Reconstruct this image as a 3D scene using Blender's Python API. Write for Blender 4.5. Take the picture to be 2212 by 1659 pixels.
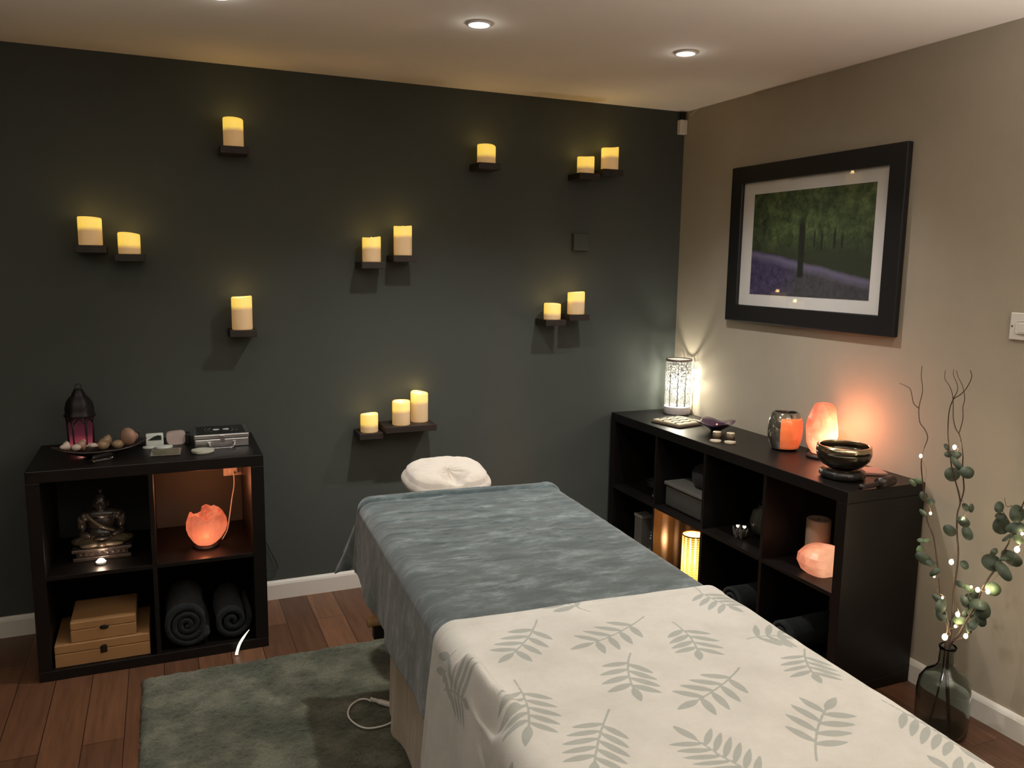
import bpy, bmesh, math, random
import numpy as np
from mathutils import Vector, Matrix, noise as mnoise

for o in list(bpy.data.objects):
    bpy.data.objects.remove(o, do_unlink=True)
SC = bpy.context.scene
COL = SC.collection
PI = math.pi
random.seed(7)

# ------------------------------------------------------------------ camera
CAM = np.array([-2.62108, -3.80258, 1.57962])
YAW, PITCH, ROLL, FPX = 0.40602, -0.14576, 0.01511, 1759.25783
_f = np.array([math.sin(YAW)*math.cos(PITCH), math.cos(YAW)*math.cos(PITCH), math.sin(PITCH)])
_r = np.array([math.cos(YAW), -math.sin(YAW), 0.0]); _u = np.cross(_r, _f)
_c, _s = math.cos(ROLL), math.sin(ROLL)
_r, _u = _r*_c + _u*_s, -_r*_s + _u*_c
cd = bpy.data.cameras.new('camera'); cam = bpy.data.objects.new('camera', cd); COL.objects.link(cam)
cd.sensor_width = 36.0; cd.lens = FPX/2212*36.0; cd.clip_start = 0.02; cd.clip_end = 50
cam.matrix_world = Matrix(((_r[0], _u[0], -_f[0], CAM[0]), (_r[1], _u[1], -_f[1], CAM[1]), (_r[2], _u[2], -_f[2], CAM[2]), (0, 0, 0, 1)))
SC.camera = cam

def at(px, py, axis, val):
    """point of the place seen at a photo pixel on the plane axis = val"""
    d = _f + _r*(px-1106)/FPX + _u*(829.5-py)/FPX
    t = (val-CAM[axis])/d[axis]
    return Vector(CAM + t*d)

# ------------------------------------------------------------------ light and exposure
w = bpy.data.worlds.new('world'); SC.world = w; w.use_nodes = True
w.node_tree.nodes['Background'].inputs[0].default_value = (0.9, 0.8, 0.7, 1)
w.node_tree.nodes['Background'].inputs[1].default_value = 0.0
SC.view_settings.view_transform = 'Standard'; SC.view_settings.look = 'None'
SC.view_settings.gamma = 1.0; SC.view_settings.exposure = 0.0
SC.view_settings.use_curve_mapping = False
DOWN = [(-2.42, -0.962), (-1.575, -1.035), (-0.72, -1.03),
        (-2.40, -2.35), (-1.50, -2.35), (-0.72, -2.35),
        (-2.40, -3.75), (-1.50, -3.75), (-0.72, -3.75)]
DOWN_W = [1.8, 27.0, 21.0, 1.5, 1.6, 1.6, 1.5, 1.5, 2]
DOWN_COL = (1.0, 0.975, 0.93)
FILL_UPLIGHTS = [((-0.60, -3.75), 230.0), ((-3.55, -2.85), 115.0)]  # unseen lamps, added as ceiling fill
UP_COL = (1.0, 0.955, 0.88)

# ------------------------------------------------------------------ helpers
def S2L(r, g, b):
    f = lambda c: (c/12.92 if c <= 0.04045 else ((c+0.055)/1.055)**2.4)
    return (f(r/255), f(g/255), f(b/255), 1.0)

def wloc(p):
    v = Vector((0, 0, 0))
    while p is not None:
        v += p.location; p = p.parent
    return v

def obj(name, me, mat=None, parent=None, smooth=False):
    """me in world coordinates -> ONE mesh object (child of parent if given)"""
    if isinstance(me, bmesh.types.BMesh):
        m = bpy.data.meshes.new(name); me.normal_update(); me.to_mesh(m); me.free(); me = m
    o = bpy.data.objects.new(name, me)
    COL.objects.link(o)
    if parent is not None:
        me.transform(Matrix.Translation(-wloc(parent))); o.parent = parent
    elif len(me.vertices):
        n = len(me.vertices); a = np.empty(n*3); me.vertices.foreach_get('co', a); a = a.reshape(-1, 3)
        base = Vector(((a[:, 0].min()+a[:, 0].max())/2, (a[:, 1].min()+a[:, 1].max())/2, a[:, 2].min()))
        me.transform(Matrix.Translation(-base)); o.location = base
    if mat: me.materials.append(mat)
    if smooth:
        me.polygons.foreach_set('use_smooth', [True]*len(me.polygons))
    return o

def tag(o, label, cat, group=None):
    o['label'] = label; o['category'] = cat
    if group: o['group'] = group
    return o

def thing(name, label, cat, loc, group=None):
    o = bpy.data.objects.new(name, None); COL.objects.link(o); o.location = loc
    o.empty_display_size = 0.05
    return tag(o, label, cat, group)

def struct(name, me, mat, parent=None, smooth=False):
    o = obj(name, me, mat, parent, smooth)
    if parent is None: o['kind'] = 'structure'
    return o

def box(x0, x1, y0, y1, z0, z1, bev=0.0, bm=None, seg=2, M=None):
    own = bm is None
    b = bmesh.new()
    bmesh.ops.create_cube(b, size=1.0)
    for v in b.verts:
        v.co = Vector(((x0+x1)/2+v.co.x*(x1-x0), (y0+y1)/2+v.co.y*(y1-y0), (z0+z1)/2+v.co.z*(z1-z0)))
    if bev > 0:
        bmesh.ops.bevel(b, geom=list(b.edges), offset=bev, segments=seg, affect='EDGES', profile=0.5)
    if M is not None: bmesh.ops.transform(b, matrix=M, verts=b.verts)
    if own: return b
    t = bpy.data.meshes.new('t'); b.to_mesh(t); b.free(); bm.from_mesh(t); bpy.data.meshes.remove(t)
    return bm

def merge(bm, other):
    t = bpy.data.meshes.new('t'); other.to_mesh(t); other.free(); bm.from_mesh(t); bpy.data.meshes.remove(t); return bm

def lathe(profile, c=(0, 0, 0), n=40, fz=None, sx=1, sy=1, rot=0, fr=None, cap=True):
    """profile [(r,z)], bottom to top; fz(angle, i)->dz ; fr(angle,i)->r multiplier"""
    b = bmesh.new(); rings = []
    for i, (r, z) in enumerate(profile):
        if r < 1e-6:
            rings.append([b.verts.new((c[0], c[1], c[2]+z))]); continue
        ring = []
        for k in range(n):
            a = 2*PI*k/n
            rr = r*(fr(a, i) if fr else 1)
            x, y = rr*math.cos(a)*sx, rr*math.sin(a)*sy
            X, Y = x*math.cos(rot)-y*math.sin(rot), x*math.sin(rot)+y*math.cos(rot)
            ring.append(b.verts.new((c[0]+X, c[1]+Y, c[2]+z+(fz(a, i) if fz else 0))))
        rings.append(ring)
    for A, B in zip(rings, rings[1:]):
        if len(A) == 1 and len(B) == 1: continue
        for k in range(n):
            k2 = (k+1) % n
            if len(A) == 1: b.faces.new((A[0], B[k2], B[k]))
            elif len(B) == 1: b.faces.new((A[k], A[k2], B[0]))
            else: b.faces.new((A[k], A[k2], B[k2], B[k]))
    if cap:
        if len(rings[0]) > 1: b.faces.new(list(reversed(rings[0])))
        if len(rings[-1]) > 1: b.faces.new(rings[-1])
    bmesh.ops.recalc_face_normals(b, faces=b.faces)
    return b

def smooth_poly(pts, k=4):
    pts = [Vector(p) for p in pts]
    out = []
    n = len(pts)
    for i in range(n-1):
        p0, p1, p2, p3 = pts[max(i-1, 0)], pts[i], pts[i+1], pts[min(i+2, n-1)]
        for j in range(k):
            t = j/k
            out.append(0.5*((2*p1)+(-p0+p2)*t+(2*p0-5*p1+4*p2-p3)*t*t+(-p0+3*p1-3*p2+p3)*t**3))
    out.append(pts[-1]); return out

def tube(pts, r, n=8, k=4, r1=None, closed=False, bm=None):
    b = bm or bmesh.new()
    P = smooth_poly(pts, k) if k > 1 else [Vector(p) for p in pts]
    N = len(P); up = Vector((0, 0, 1)); rings = []
    T0 = (P[1]-P[0]).normalized()
    ref = T0.cross(Vector((0.3, 0.9, 0.1))).normalized()
    for i, p in enumerate(P):
        T = (P[min(i+1, N-1)]-P[max(i-1, 0)])
        T = T.normalized() if T.length > 1e-9 else T0
        A = (ref - T*ref.dot(T))
        A = A.normalized() if A.length > 1e-6 else T.orthogonal().normalized()
        ref = A; B = T.cross(A)
        rr = r if r1 is None else r+(r1-r)*i/(N-1)
        rings.append([b.verts.new(p+A*rr*math.cos(2*PI*q/n)+B*rr*math.sin(2*PI*q/n)) for q in range(n)])
    for A, B in zip(rings, rings[1:]):
        for q in range(n):
            b.faces.new((A[q], A[(q+1) % n], B[(q+1) % n], B[q]))
    b.faces.new(list(reversed(rings[0]))); b.faces.new(rings[-1])
    return b

def ball(c, r, sub=2, M=None, bm=None):
    b = bm or bmesh.new()
    if not isinstance(r, (tuple, list)): r = (r, r, r)
    mm = Matrix.Translation(c) @ (M or Matrix.Identity(4)) @ Matrix.Diagonal((r[0], r[1], r[2], 1))
    bmesh.ops.create_icosphere(b, subdivisions=sub, radius=1.0, matrix=mm)
    return b

def remesh(bm, voxel, smooth=2):
    m = bpy.data.meshes.new('t'); bm.to_mesh(m); bm.free()
    o = bpy.data.objects.new('t', m); COL.objects.link(o)
    md = o.modifiers.new('r', 'REMESH'); md.mode = 'VOXEL'; md.voxel_size = voxel
    if smooth:
        ms = o.modifiers.new('s', 'SMOOTH'); ms.iterations = smooth; ms.factor = 0.5
    dg = bpy.context.evaluated_depsgraph_get(); dg.update()
    me = bpy.data.meshes.new_from_object(o.evaluated_get(dg))
    bpy.data.objects.remove(o, do_unlink=True)
    return me

def vnoise(x, y, seed=0):
    """vectorised 2D value noise in [-1,1]"""
    xi = np.floor(x).astype(np.int64); yi = np.floor(y).astype(np.int64)
    xf = x-xi; yf = y-yi
    def h(a, b):
        v = (a*374761393 + b*668265263 + seed*974634777) & 0x7fffffff
        v = ((v ^ (v >> 13))*1274126177) & 0x7fffffff
        v = v ^ (v >> 16)
        return (v % 65536)/32768.0-1.0
    u = xf*xf*xf*(xf*(xf*6-15)+10); v = yf*yf*yf*(yf*(yf*6-15)+10)
    return (h(xi, yi)*(1-u)+h(xi+1, yi)*u)*(1-v)+(h(xi, yi+1)*(1-u)+h(xi+1, yi+1)*u)*v

def fbm(x, y, seed=0, o=3):
    r = 0; a = 1.0; t = 0
    for i in range(o):
        r = r+a*vnoise(x*2**i, y*2**i, seed+i*17); t += a; a *= 0.5
    return r/t

def grid_mesh(name, V, nu, nv):
    """V (nu*nv,3) row-major"""
    i = np.arange(nu-1)[:, None]*nv+np.arange(nv-1)[None, :]
    F = np.stack([i, i+1, i+nv+1, i+nv], -1).reshape(-1, 4)
    me = bpy.data.meshes.new(name)
    me.vertices.add(len(V)); me.vertices.foreach_set('co', V.astype(np.float32).ravel())
    me.loops.add(F.size); me.loops.foreach_set('vertex_index', F.astype(np.int32).ravel())
    me.polygons.add(len(F)); me.polygons.foreach_set('loop_start', (np.arange(len(F))*4).astype(np.int32))
    me.polygons.foreach_set('loop_total', np.full(len(F), 4, np.int32))
    me.polygons.foreach_set('use_smooth', np.ones(len(F), bool))
    me.update(calc_edges=True); me.validate()
    return me

# ------------------------------------------------------------------ materials
class N:
    def __init__(s, name):
        s.m = bpy.data.materials.new(name); s.m.use_nodes = True; s.t = s.m.node_tree
        s.b = s.t.nodes['Principled BSDF']; s.out = s.t.nodes['Material Output']
    def n(s, typ, **kw):
        nd = s.t.nodes.new(typ)
        for k, v in kw.items():
            if k in nd.inputs: nd.inputs[k].default_value = v
            else: setattr(nd, k, v)
        return nd
    def l(s, a, b): s.t.links.new(a, b)
    def coord(s, kind='Object', scale=(1, 1, 1)):
        tc = s.n('ShaderNodeTexCoord'); mp = s.n('ShaderNodeMapping'); mp.inputs['Scale'].default_value = scale
        s.l(tc.outputs[kind], mp.inputs[0]); return mp.outputs[0]
    def noise(s, vec, scale=5, detail=4, rough=0.5):
        nd = s.n('ShaderNodeTexNoise'); nd.inputs['Scale'].default_value = scale
        nd.inputs['Detail'].default_value = detail; nd.inputs['Roughness'].default_value = rough
        s.l(vec, nd.inputs['Vector']); return nd.outputs['Fac']
    def ramp(s, fac, stops):
        r = s.n('ShaderNodeValToRGB'); e = r.color_ramp.elements
        e[0].position = stops[0][0]; e[0].color = stops[0][1]
        e[1].position = stops[-1][0]; e[1].color = stops[-1][1]
        for p, c in stops[1:-1]:
            x = e.new(p); x.color = c
        s.l(fac, r.inputs[0]); return r.outputs[0]
    def mix(s, fac, a, b, mode='MIX'):
        nd = s.n('ShaderNodeMix'); nd.data_type = 'RGBA'; nd.blend_type = mode
        for i, v in ((6, a), (7, b)):
            if hasattr(v, 'is_linked') or hasattr(v, 'node'): s.l(v, nd.inputs[i])
            else: nd.inputs[i].default_value = v
        if hasattr(fac, 'node'): s.l(fac, nd.inputs[0])
        else: nd.inputs[0].default_value = fac
        return nd.outputs[2]
    def math(s, op, a, b=0.0, c=0.0):
        nd = s.n('ShaderNodeMath'); nd.operation = op
        for i, v in enumerate((a, b, c)):
            if hasattr(v, 'node'): s.l(v, nd.inputs[i])
            else: nd.inputs[i].default_value = v
        return nd.outputs[0]
    def bump(s, h, strength=0.3, dist=0.01):
        nd = s.n('ShaderNodeBump'); nd.inputs['Strength'].default_value = strength; nd.inputs['Distance'].default_value = dist
        s.l(h, nd.inputs['Height']); s.l(nd.outputs[0], s.b.inputs['Normal'])

def mat(name, col, rough=0.5, metal=0.0, spec=0.5, emit=None, es=0.0, var=0.0, vs=20, bump=0.0, bs=60, trans=0.0, ior=1.45, sheen=0.0, coat=0.0):
    q = N(name); b = q.b
    if len(col) == 3: col = (*col, 1)
    b.inputs['Base Color'].default_value = col; b.inputs['Roughness'].default_value = rough
    b.inputs['Metallic'].default_value = metal; b.inputs['Specular IOR Level'].default_value = spec
    b.inputs['Transmission Weight'].default_value = trans; b.inputs['IOR'].default_value = ior
    b.inputs['Sheen Weight'].default_value = sheen; b.inputs['Coat Weight'].default_value = coat
    if emit is not None:
        b.inputs['Emission Color'].default_value = (*emit[:3], 1); b.inputs['Emission Strength'].default_value = es
    if var > 0 or bump > 0: vec = q.coord()
    if var > 0:
        f = q.noise(vec, vs, 4)
        lo = tuple(c*(1-var) for c in col[:3])+(1,); hi = tuple(min(1, c*(1+var)) for c in col[:3])+(1,)
        q.l(q.ramp(f, [(0.3, lo), (0.7, hi)]), b.inputs['Base Color'])
    if bump > 0: q.bump(q.noise(vec, bs, 4), bump, 0.004)
    return q.m

def wall_mat(name, col, var=0.06):
    q = N(name); v = q.coord('Object')
    f = q.noise(v, 1.6, 5, 0.6)
    lo = tuple(c*(1-var) for c in col[:3])+(1,); hi = tuple(c*(1+var) for c in col[:3])+(1,)
    q.l(q.ramp(f, [(0.35, lo), (0.65, hi)]), q.b.inputs['Base Color'])
    q.b.inputs['Roughness'].default_value = 0.85; q.b.inputs['Specular IOR Level'].default_value = 0.25
    q.bump(q.noise(v, 180, 3), 0.12, 0.002)
    return q.m

M_green = wall_mat('green_wall_paint', (0.064, 0.073, 0.067))
M_beige = wall_mat('beige_wall_paint', (0.40, 0.350, 0.275))
M_ceil = wall_mat('ceiling_paint', (0.88, 0.82, 0.745), 0.02)
M_skirt = mat('white_gloss_paint', (0.72, 0.69, 0.63), 0.35)

def floor_mat():
    q = N('laminate_boards'); v = q.coord('Object')
    br = q.n('ShaderNodeTexBrick'); br.offset = 0.37; br.inputs['Scale'].default_value = 1.0
    br.inputs['Brick Width'].default_value = 1.1; br.inputs['Row Height'].default_value = 0.125
    br.inputs['Mortar Size'].default_value = 0.0015; br.inputs['Mortar Smooth'].default_value = 0.2
    br.inputs['Color1'].default_value = (0, 0, 0, 1); br.inputs['Color2'].default_value = (1, 1, 1, 1)
    br.inputs['Mortar'].default_value = (0, 0, 0, 1); br.inputs['Bias'].default_value = 0.0
    rot = q.n('ShaderNodeMapping'); rot.inputs['Rotation'].default_value = (0, 0, PI/2)
    q.l(v, rot.inputs[0]); q.l(rot.outputs[0], br.inputs['Vector'])
    st = q.n('ShaderNodeMapping'); st.inputs['Scale'].default_value = (14, 1.1, 1); q.l(v, st.inputs[0])
    gr = q.noise(st.outputs[0], 3.5, 8, 0.65)
    base = q.ramp(br.outputs['Color'], [(0.0, (0.100, 0.048, 0.026, 1)), (0.5, (0.145, 0.067, 0.036, 1)), (1.0, (0.185, 0.090, 0.048, 1))])
    grain = q.ramp(gr, [(0.3, (0.62, 0.58, 0.55, 1)), (0.7, (1.15, 1.1, 1.05, 1))])
    c = q.mix(1.0, base, grain, 'MULTIPLY')
    c = q.mix(br.outputs['Fac'], c, (0.02, 0.008, 0.004, 1))
    q.l(c, q.b.inputs['Base Color'])
    q.b.inputs['Roughness'].default_value = 0.42
    q.bump(gr, 0.05, 0.002)
    return q.m
M_floor = floor_mat()

def rug_mat():
    q = N('green_shag_pile'); v = q.coord('Object')
    f = q.noise(v, 5.5, 6, 0.62); f2 = q.noise(v, 160, 3, 0.7)
    c = q.ramp(f, [(0.38, (0.046, 0.056, 0.030, 1)), (0.5, (0.090, 0.100, 0.058, 1)), (0.60, (0.180, 0.183, 0.122, 1))])
    c2 = q.ramp(f2, [(0.3, (0.55, 0.55, 0.55, 1)), (0.7, (1.25, 1.25, 1.25, 1))])
    q.l(q.mix(1.0, c, c2, 'MULTIPLY'), q.b.inputs['Base Color'])
    q.b.inputs['Roughness'].default_value = 1.0; q.b.inputs['Specular IOR Level'].default_value = 0.05
    q.b.inputs['Sheen Weight'].default_value = 0.25
    q.bump(f2, 1.0, 0.01)
    return q.m
M_rug = rug_mat()

def bw_mat():
    q = N('black_brown_veneer'); v = q.coord('Object', (1, 1, 1))
    st = q.n('ShaderNodeMapping'); st.inputs['Scale'].default_value = (3, 3, 40); q.l(v, st.inputs[0])
    f = q.noise(st.outputs[0], 6, 5, 0.6)
    q.l(q.ramp(f, [(0.3, (0.0035, 0.0026, 0.0023, 1)), (0.7, (0.0065, 0.0046, 0.0040, 1))]), q.b.inputs['Base Color'])
    q.b.inputs['Roughness'].default_value = 0.40; q.b.inputs['Specular IOR Level'].default_value = 0.36
    q.bump(f, 0.06, 0.001)
    return q.m
M_bw = bw_mat()
M_blackwood = mat('dark_stained_shelf_wood', (0.022, 0.015, 0.013), 0.55, var=0.2)
M_black = mat('black_plastic', (0.012, 0.012, 0.012), 0.4)
M_blackpaint = mat('black_picture_frame', (0.010, 0.010, 0.012), 0.45)
M_white = mat('white_plastic', (0.75, 0.72, 0.67), 0.35)
M_cord = mat('white_cable_sheath', (0.80, 0.78, 0.72), 0.45)
M_chrome = mat('chrome', (0.75, 0.75, 0.78), 0.12, metal=1.0)
M_brushed = mat('brushed_silver', (0.62, 0.62, 0.66), 0.3, metal=1.0, bump=0.1)
M_glass = mat('clear_glass', (0.95, 0.97, 0.96), 0.02, trans=1.0, ior=1.45)
M_smoke = mat('smoked_glass', (0.55, 0.60, 0.57), 0.03, trans=1.0, ior=1.35)
M_brass = mat('tarnished_brass', (0.045, 0.036, 0.026), 0.45, metal=0.8)
M_beigecloth = mat('beige_cotton', (0.33, 0.27, 0.19), 0.9, var=0.06, bump=0.2, bs=300, sheen=0.2)
M_cradle = mat('cream_brushed_cotton', (0.46, 0.41, 0.355), 0.95, bump=0.3, bs=30, sheen=0.2)
M_vinyl = mat('cream_vinyl_padding', (0.35, 0.28, 0.20), 0.5)
M_beech = mat('beech_wood', (0.42, 0.25, 0.11), 0.45, var=0.2, vs=12)

def wax_mat(ztop, depth):
    """LED wax candle: the LED in the top lights the upper wax from inside"""
    q = N('glowing_candle_wax'); v = q.coord('Object')
    sp = q.n('ShaderNodeSeparateXYZ'); q.l(v, sp.inputs[0])
    nz = q.noise(v, 22, 3)
    z = q.math('ADD', sp.outputs[2], q.math('MULTIPLY', q.math('SUBTRACT', nz, 0.5), 0.012))
    mr = q.n('ShaderNodeMapRange'); mr.inputs['From Min'].default_value = ztop-depth-0.008; mr.inputs['From Max'].default_value = ztop-depth+0.010
    q.l(z, mr.inputs['Value'])
    es = q.ramp(mr.outputs[0], [(0.0, (0.27, 0.145, 0.045, 1)), (1.0, (0.96, 0.61, 0.065, 1))])
    q.l(es, q.b.inputs['Emission Color']); q.b.inputs['Emission Strength'].default_value = 0.86
    q.b.inputs['Base Color'].default_value = (0.62, 0.50, 0.36, 1); q.b.inputs['Roughness'].default_value = 0.5
    q.bump(q.noise(v, 60, 3), 0.15, 0.003)
    return q.m

def salt_mat(name, zc, zr, bright, c_lo, c_hi, hot=None, center=(0, 0, 0), vs=9):
    """lit rock salt: light of the bulb inside falls off away from it, veins in the crystal"""
    q = N(name); v = q.coord('Object')
    f = q.noise(v, vs, 5, 0.6)
    col = q.ramp(f, [(0.40, c_lo), (0.58, c_hi)])
    sub = q.n('ShaderNodeVectorMath'); sub.operation = 'DISTANCE'; sub.inputs[1].default_value = center
    q.l(v, sub.inputs[0])
    mr = q.n('ShaderNodeMapRange'); mr.inputs['From Min'].default_value = zr*0.25; mr.inputs['From Max'].default_value = zr
    mr.inputs['To Min'].default_value = 1.0; mr.inputs['To Max'].default_value = 0.0; mr.interpolation_type = 'SMOOTHSTEP'
    q.l(sub.outputs['Value'], mr.inputs['Value'])
    fac = q.math('MULTIPLY', mr.outputs[0], q.math('ADD', q.math('MULTIPLY', f, 1.3), 0.35))
    if hot: col = q.mix(fac, col, hot)
    q.l(col, q.b.inputs['Emission Color'])
    st = q.math('ADD', q.math('MULTIPLY', fac, bright[1]), bright[0])
    q.l(st, q.b.inputs['Emission Strength'])
    q.b.inputs['Base Color'].default_value = (0.34, 0.13, 0.075, 1); q.b.inputs['Roughness'].default_value = 0.4
    q.bump(q.noise(v, 25, 4), 0.4, 0.01)
    return q.m

def point(name, loc, W, col, r, parent):
    l = bpy.data.lights.new(name, 'POINT'); l.energy = W; l.color = col; l.shadow_soft_size = r
    o = bpy.data.objects.new(name, l); COL.objects.link(o); o.parent = parent; o.location = Vector(loc)-wloc(parent)
    return o

# ------------------------------------------------------------------ room shell
XL, YF, H = -4.35, -5.0, 2.4
T = 0.12
struct('floor', box(XL-T, T, YF-T, T, -T, 0), M_floor)
struct('ceiling', box(XL-T, T, YF-T, T, H, H+T), M_ceil)
struct('wall_back', box(XL-T, T, 0, T, 0, H), M_green)
struct('wall_right', box(0, T, YF, 0, 0, H), M_beige)
struct('wall_left', box(XL-T, XL, YF, 0, 0, H), M_green)
struct('wall_front', box(XL-T, T, YF-T, YF, 0, H), M_beige)
SK = 0.088
def skirt(name, x0, x1, y0, y1, along):
    # moulded skirting: square foot with a rounded top edge
    t = 0.016
    b = bmesh.new()
    prof = [(0, 0), (t, 0), (t, SK-0.018), (t-0.004, SK-0.008), (t-0.009, SK-0.001), (0, SK)]
    vs = []
    for e in (0, 1):
        row = []
        for d, z in prof:
            if along == 'x+': p = (x0 if e == 0 else x1, y0-d, z)
            elif along == 'y-': p = (x0-d, y0 if e == 0 else y1, z)
            elif along == 'y+': p = (x0+d, y0 if e == 0 else y1, z)
            else: p = (x0 if e == 0 else x1, y0+d, z)
            row.append(b.verts.new(p))
        vs.append(row)
    n = len(prof)
    for k in range(n):
        b.faces.new((vs[0][k], vs[1][k], vs[1][(k+1) % n], vs[0][(k+1) % n]))
    b.faces.new(vs[0]); b.faces.new(vs[1]); bmesh.ops.recalc_face_normals(b, faces=b.faces)
    struct(name, b, M_skirt)
skirt('baseboard_back', XL, -0.0161, 0, 0, 'x+')
skirt('baseboard_right', 0, 0, 0, YF, 'y-')
skirt('baseboard_left', XL, XL, 0, YF, 'y+')

# ------------------------------------------------------------------ ceiling downlights
M_ring = mat('downlight_trim', (0.75, 0.73, 0.70), 0.3)
M_lens = mat('lit_downlight_lens', (0.9, 0.9, 0.85), 0.4, emit=(1.0, 0.93, 0.80), es=28.0)
spots_lab = ['recessed ceiling spotlight cut by the top edge, left of the others',
             'lit recessed ceiling spotlight nearer the middle of the ceiling',
             'lit recessed ceiling spotlight nearest the room corner']
for i, (x, y) in enumerate(DOWN):
    lab = spots_lab[i] if i < 3 else 'lit recessed ceiling spotlight behind the viewer'
    t = thing('ceiling_spotlight', lab, 'ceiling light', (x, y, H), 'recessed spotlights in the ceiling')
    obj('trim_ring', lathe([(0.043, -0.0005), (0.043, -0.006), (0.036, -0.008), (0.031, -0.004), (0.031, -0.0005)], (x, y, H), 40), M_ring, t, True)
    obj('lamp_lens', lathe([(0, -0.0055), (0.018, -0.006), (0.0305, -0.003), (0.0305, -0.0006)], (x, y, H), 32), M_lens, t, True)
    l = bpy.data.lights.new('downlight_beam', 'SPOT'); l.energy = DOWN_W[i]*4; l.color = DOWN_COL
    l.spot_size = math.radians(122); l.spot_blend = 1.0; l.shadow_soft_size = 0.03
    o = bpy.data.objects.new('downlight_beam', l); COL.objects.link(o); o.parent = t; o.location = (0, 0, -0.012)
    point('lamp_halo', (x, y, H-0.022), 0.16, DOWN_COL, 0.02, t)

# unseen uplighters behind the viewer, added to brighten the ceiling
M_shade = mat('fill_lamp_shade', (0.7, 0.6, 0.45), 0.9, emit=UP_COL, es=0.6)
for (x, y), W in FILL_UPLIGHTS:
    t = thing('added_uplighter', 'added unseen uplighter filling the ceiling with light from behind the viewer', 'lamp', (x, y, 0), 'added unseen uplighters')
    obj('base', lathe([(0, 0), (0.14, 0), (0.14, 0.02), (0.02, 0.03), (0, 0.03)], (x, y, 0)), M_black, t, True)
    obj('pole', lathe([(0.012, 0.03), (0.012, 1.26)], (x, y, 0), 16), M_black, t, True)
    obj('lamp_shade', lathe([(0.02, 1.25), (0.16, 1.34), (0.165, 1.34), (0.02, 1.245)], (x, y, 0), cap=False), M_shade, t, True)
    l = bpy.data.lights.new('ceiling_fill_light', 'SPOT'); l.energy = W; l.color = UP_COL
    l.spot_size = math.radians(146); l.spot_blend = 0.5; l.shadow_soft_size = 0.08
    o = bpy.data.objects.new('ceiling_fill_light', l); COL.objects.link(o); o.parent = t; o.location = (0, 0, 1.36); o.rotation_euler = (PI, 0, 0)

# ------------------------------------------------------------------ cube shelving units
def rel_box(u, *a, **k): return box(*a, **k)
# left, two by two, against the green wall
LX0, LX1, LY0, LY1, LH = -3.105, -2.275, -0.49, -0.022, 0.812
ul = thing('cube_shelving_unit', 'black-brown square cube shelving unit, two by two, against the green wall', 'shelving unit', ((LX0+LX1)/2, (LY0+LY1)/2, 0))
obj('top_panel', box(LX0, LX1, LY0, LY1, LH-0.045, LH, 0.003), M_bw, ul)
obj('bottom_panel', box(LX0, LX1, LY0, LY1, 0, 0.040, 0.003), M_bw, ul)
obj('side_panel', box(LX0, LX0+0.045, LY0, LY1, 0.0402, LH-0.0452, 0.002), M_bw, ul)
obj('side_panel', box(LX1-0.050, LX1, LY0, LY1, 0.0402, LH-0.0452, 0.002), M_bw, ul)
obj('divider', box(-2.699, -2.683, LY0+0.002, LY1, 0.0402, LH-0.0452, 0.001), M_bw, ul)
obj('added_shade_panel', box(LX0+0.0452, -2.6992, LY1-0.006, LY1-0.001, 0.0402, 0.3918), M_bw, ul)  # added dark sheets standing in for shade in the lower cells
obj('added_shade_panel', box(-2.6828, LX1-0.0502, LY1-0.006, LY1-0.001, 0.0402, 0.3918), M_bw, ul)
obj('shelf', box(LX0+0.0452, -2.6992, LY0+0.002, LY1, 0.392, 0.408, 0.001), M_bw, ul)
obj('shelf', box(-2.6828, LX1-0.0502, LY0+0.002, LY1, 0.392, 0.408, 0.001), M_bw, ul)
# right, two rows of four, along the beige wall
RX0, RX1, RY0, RY1, RH = -0.405, -0.018, -1.69, -0.018, 0.795
ur = thing('cube_shelving_unit', 'long black-brown cube shelving unit, two rows of four, along the beige wall', 'shelving unit', ((RX0+RX1)/2, (RY0+RY1)/2, 0))
obj('top_panel', box(RX0, RX1, RY0, RY1, RH-0.045, RH, 0.003), M_bw, ur)
obj('bottom_panel', box(RX0, RX1, RY0, RY1, 0, 0.042, 0.003), M_bw, ur)
obj('side_panel', box(RX0, RX1, RY0, RY0+0.042, 0.0422, RH-0.0452, 0.002), M_bw, ur)
obj('side_panel', box(RX0, RX1, RY1-0.042, RY1, 0.0422, RH-0.0452, 0.002), M_bw, ur)
DV = [-0.460, -0.855, -1.257]
for yv in DV:
    obj('divider', box(RX0+0.002, RX1, yv-0.008, yv+0.008, 0.0422, RH-0.0452, 0.001), M_bw, ur)
edges = [RY1-0.042]+[None]
cells = [(DV[0]+0.0082, RY1-0.0422), (DV[1]+0.0082, DV[0]-0.0082), (DV[2]+0.0082, DV[1]-0.0082), (RY0+0.0422, DV[2]-0.0082)]
for a, b_ in cells:
    obj('shelf', box(RX0+0.002, RX1, a, b_, 0.384, 0.400, 0.001), M_bw, ur)
SH = 0.400

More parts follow.
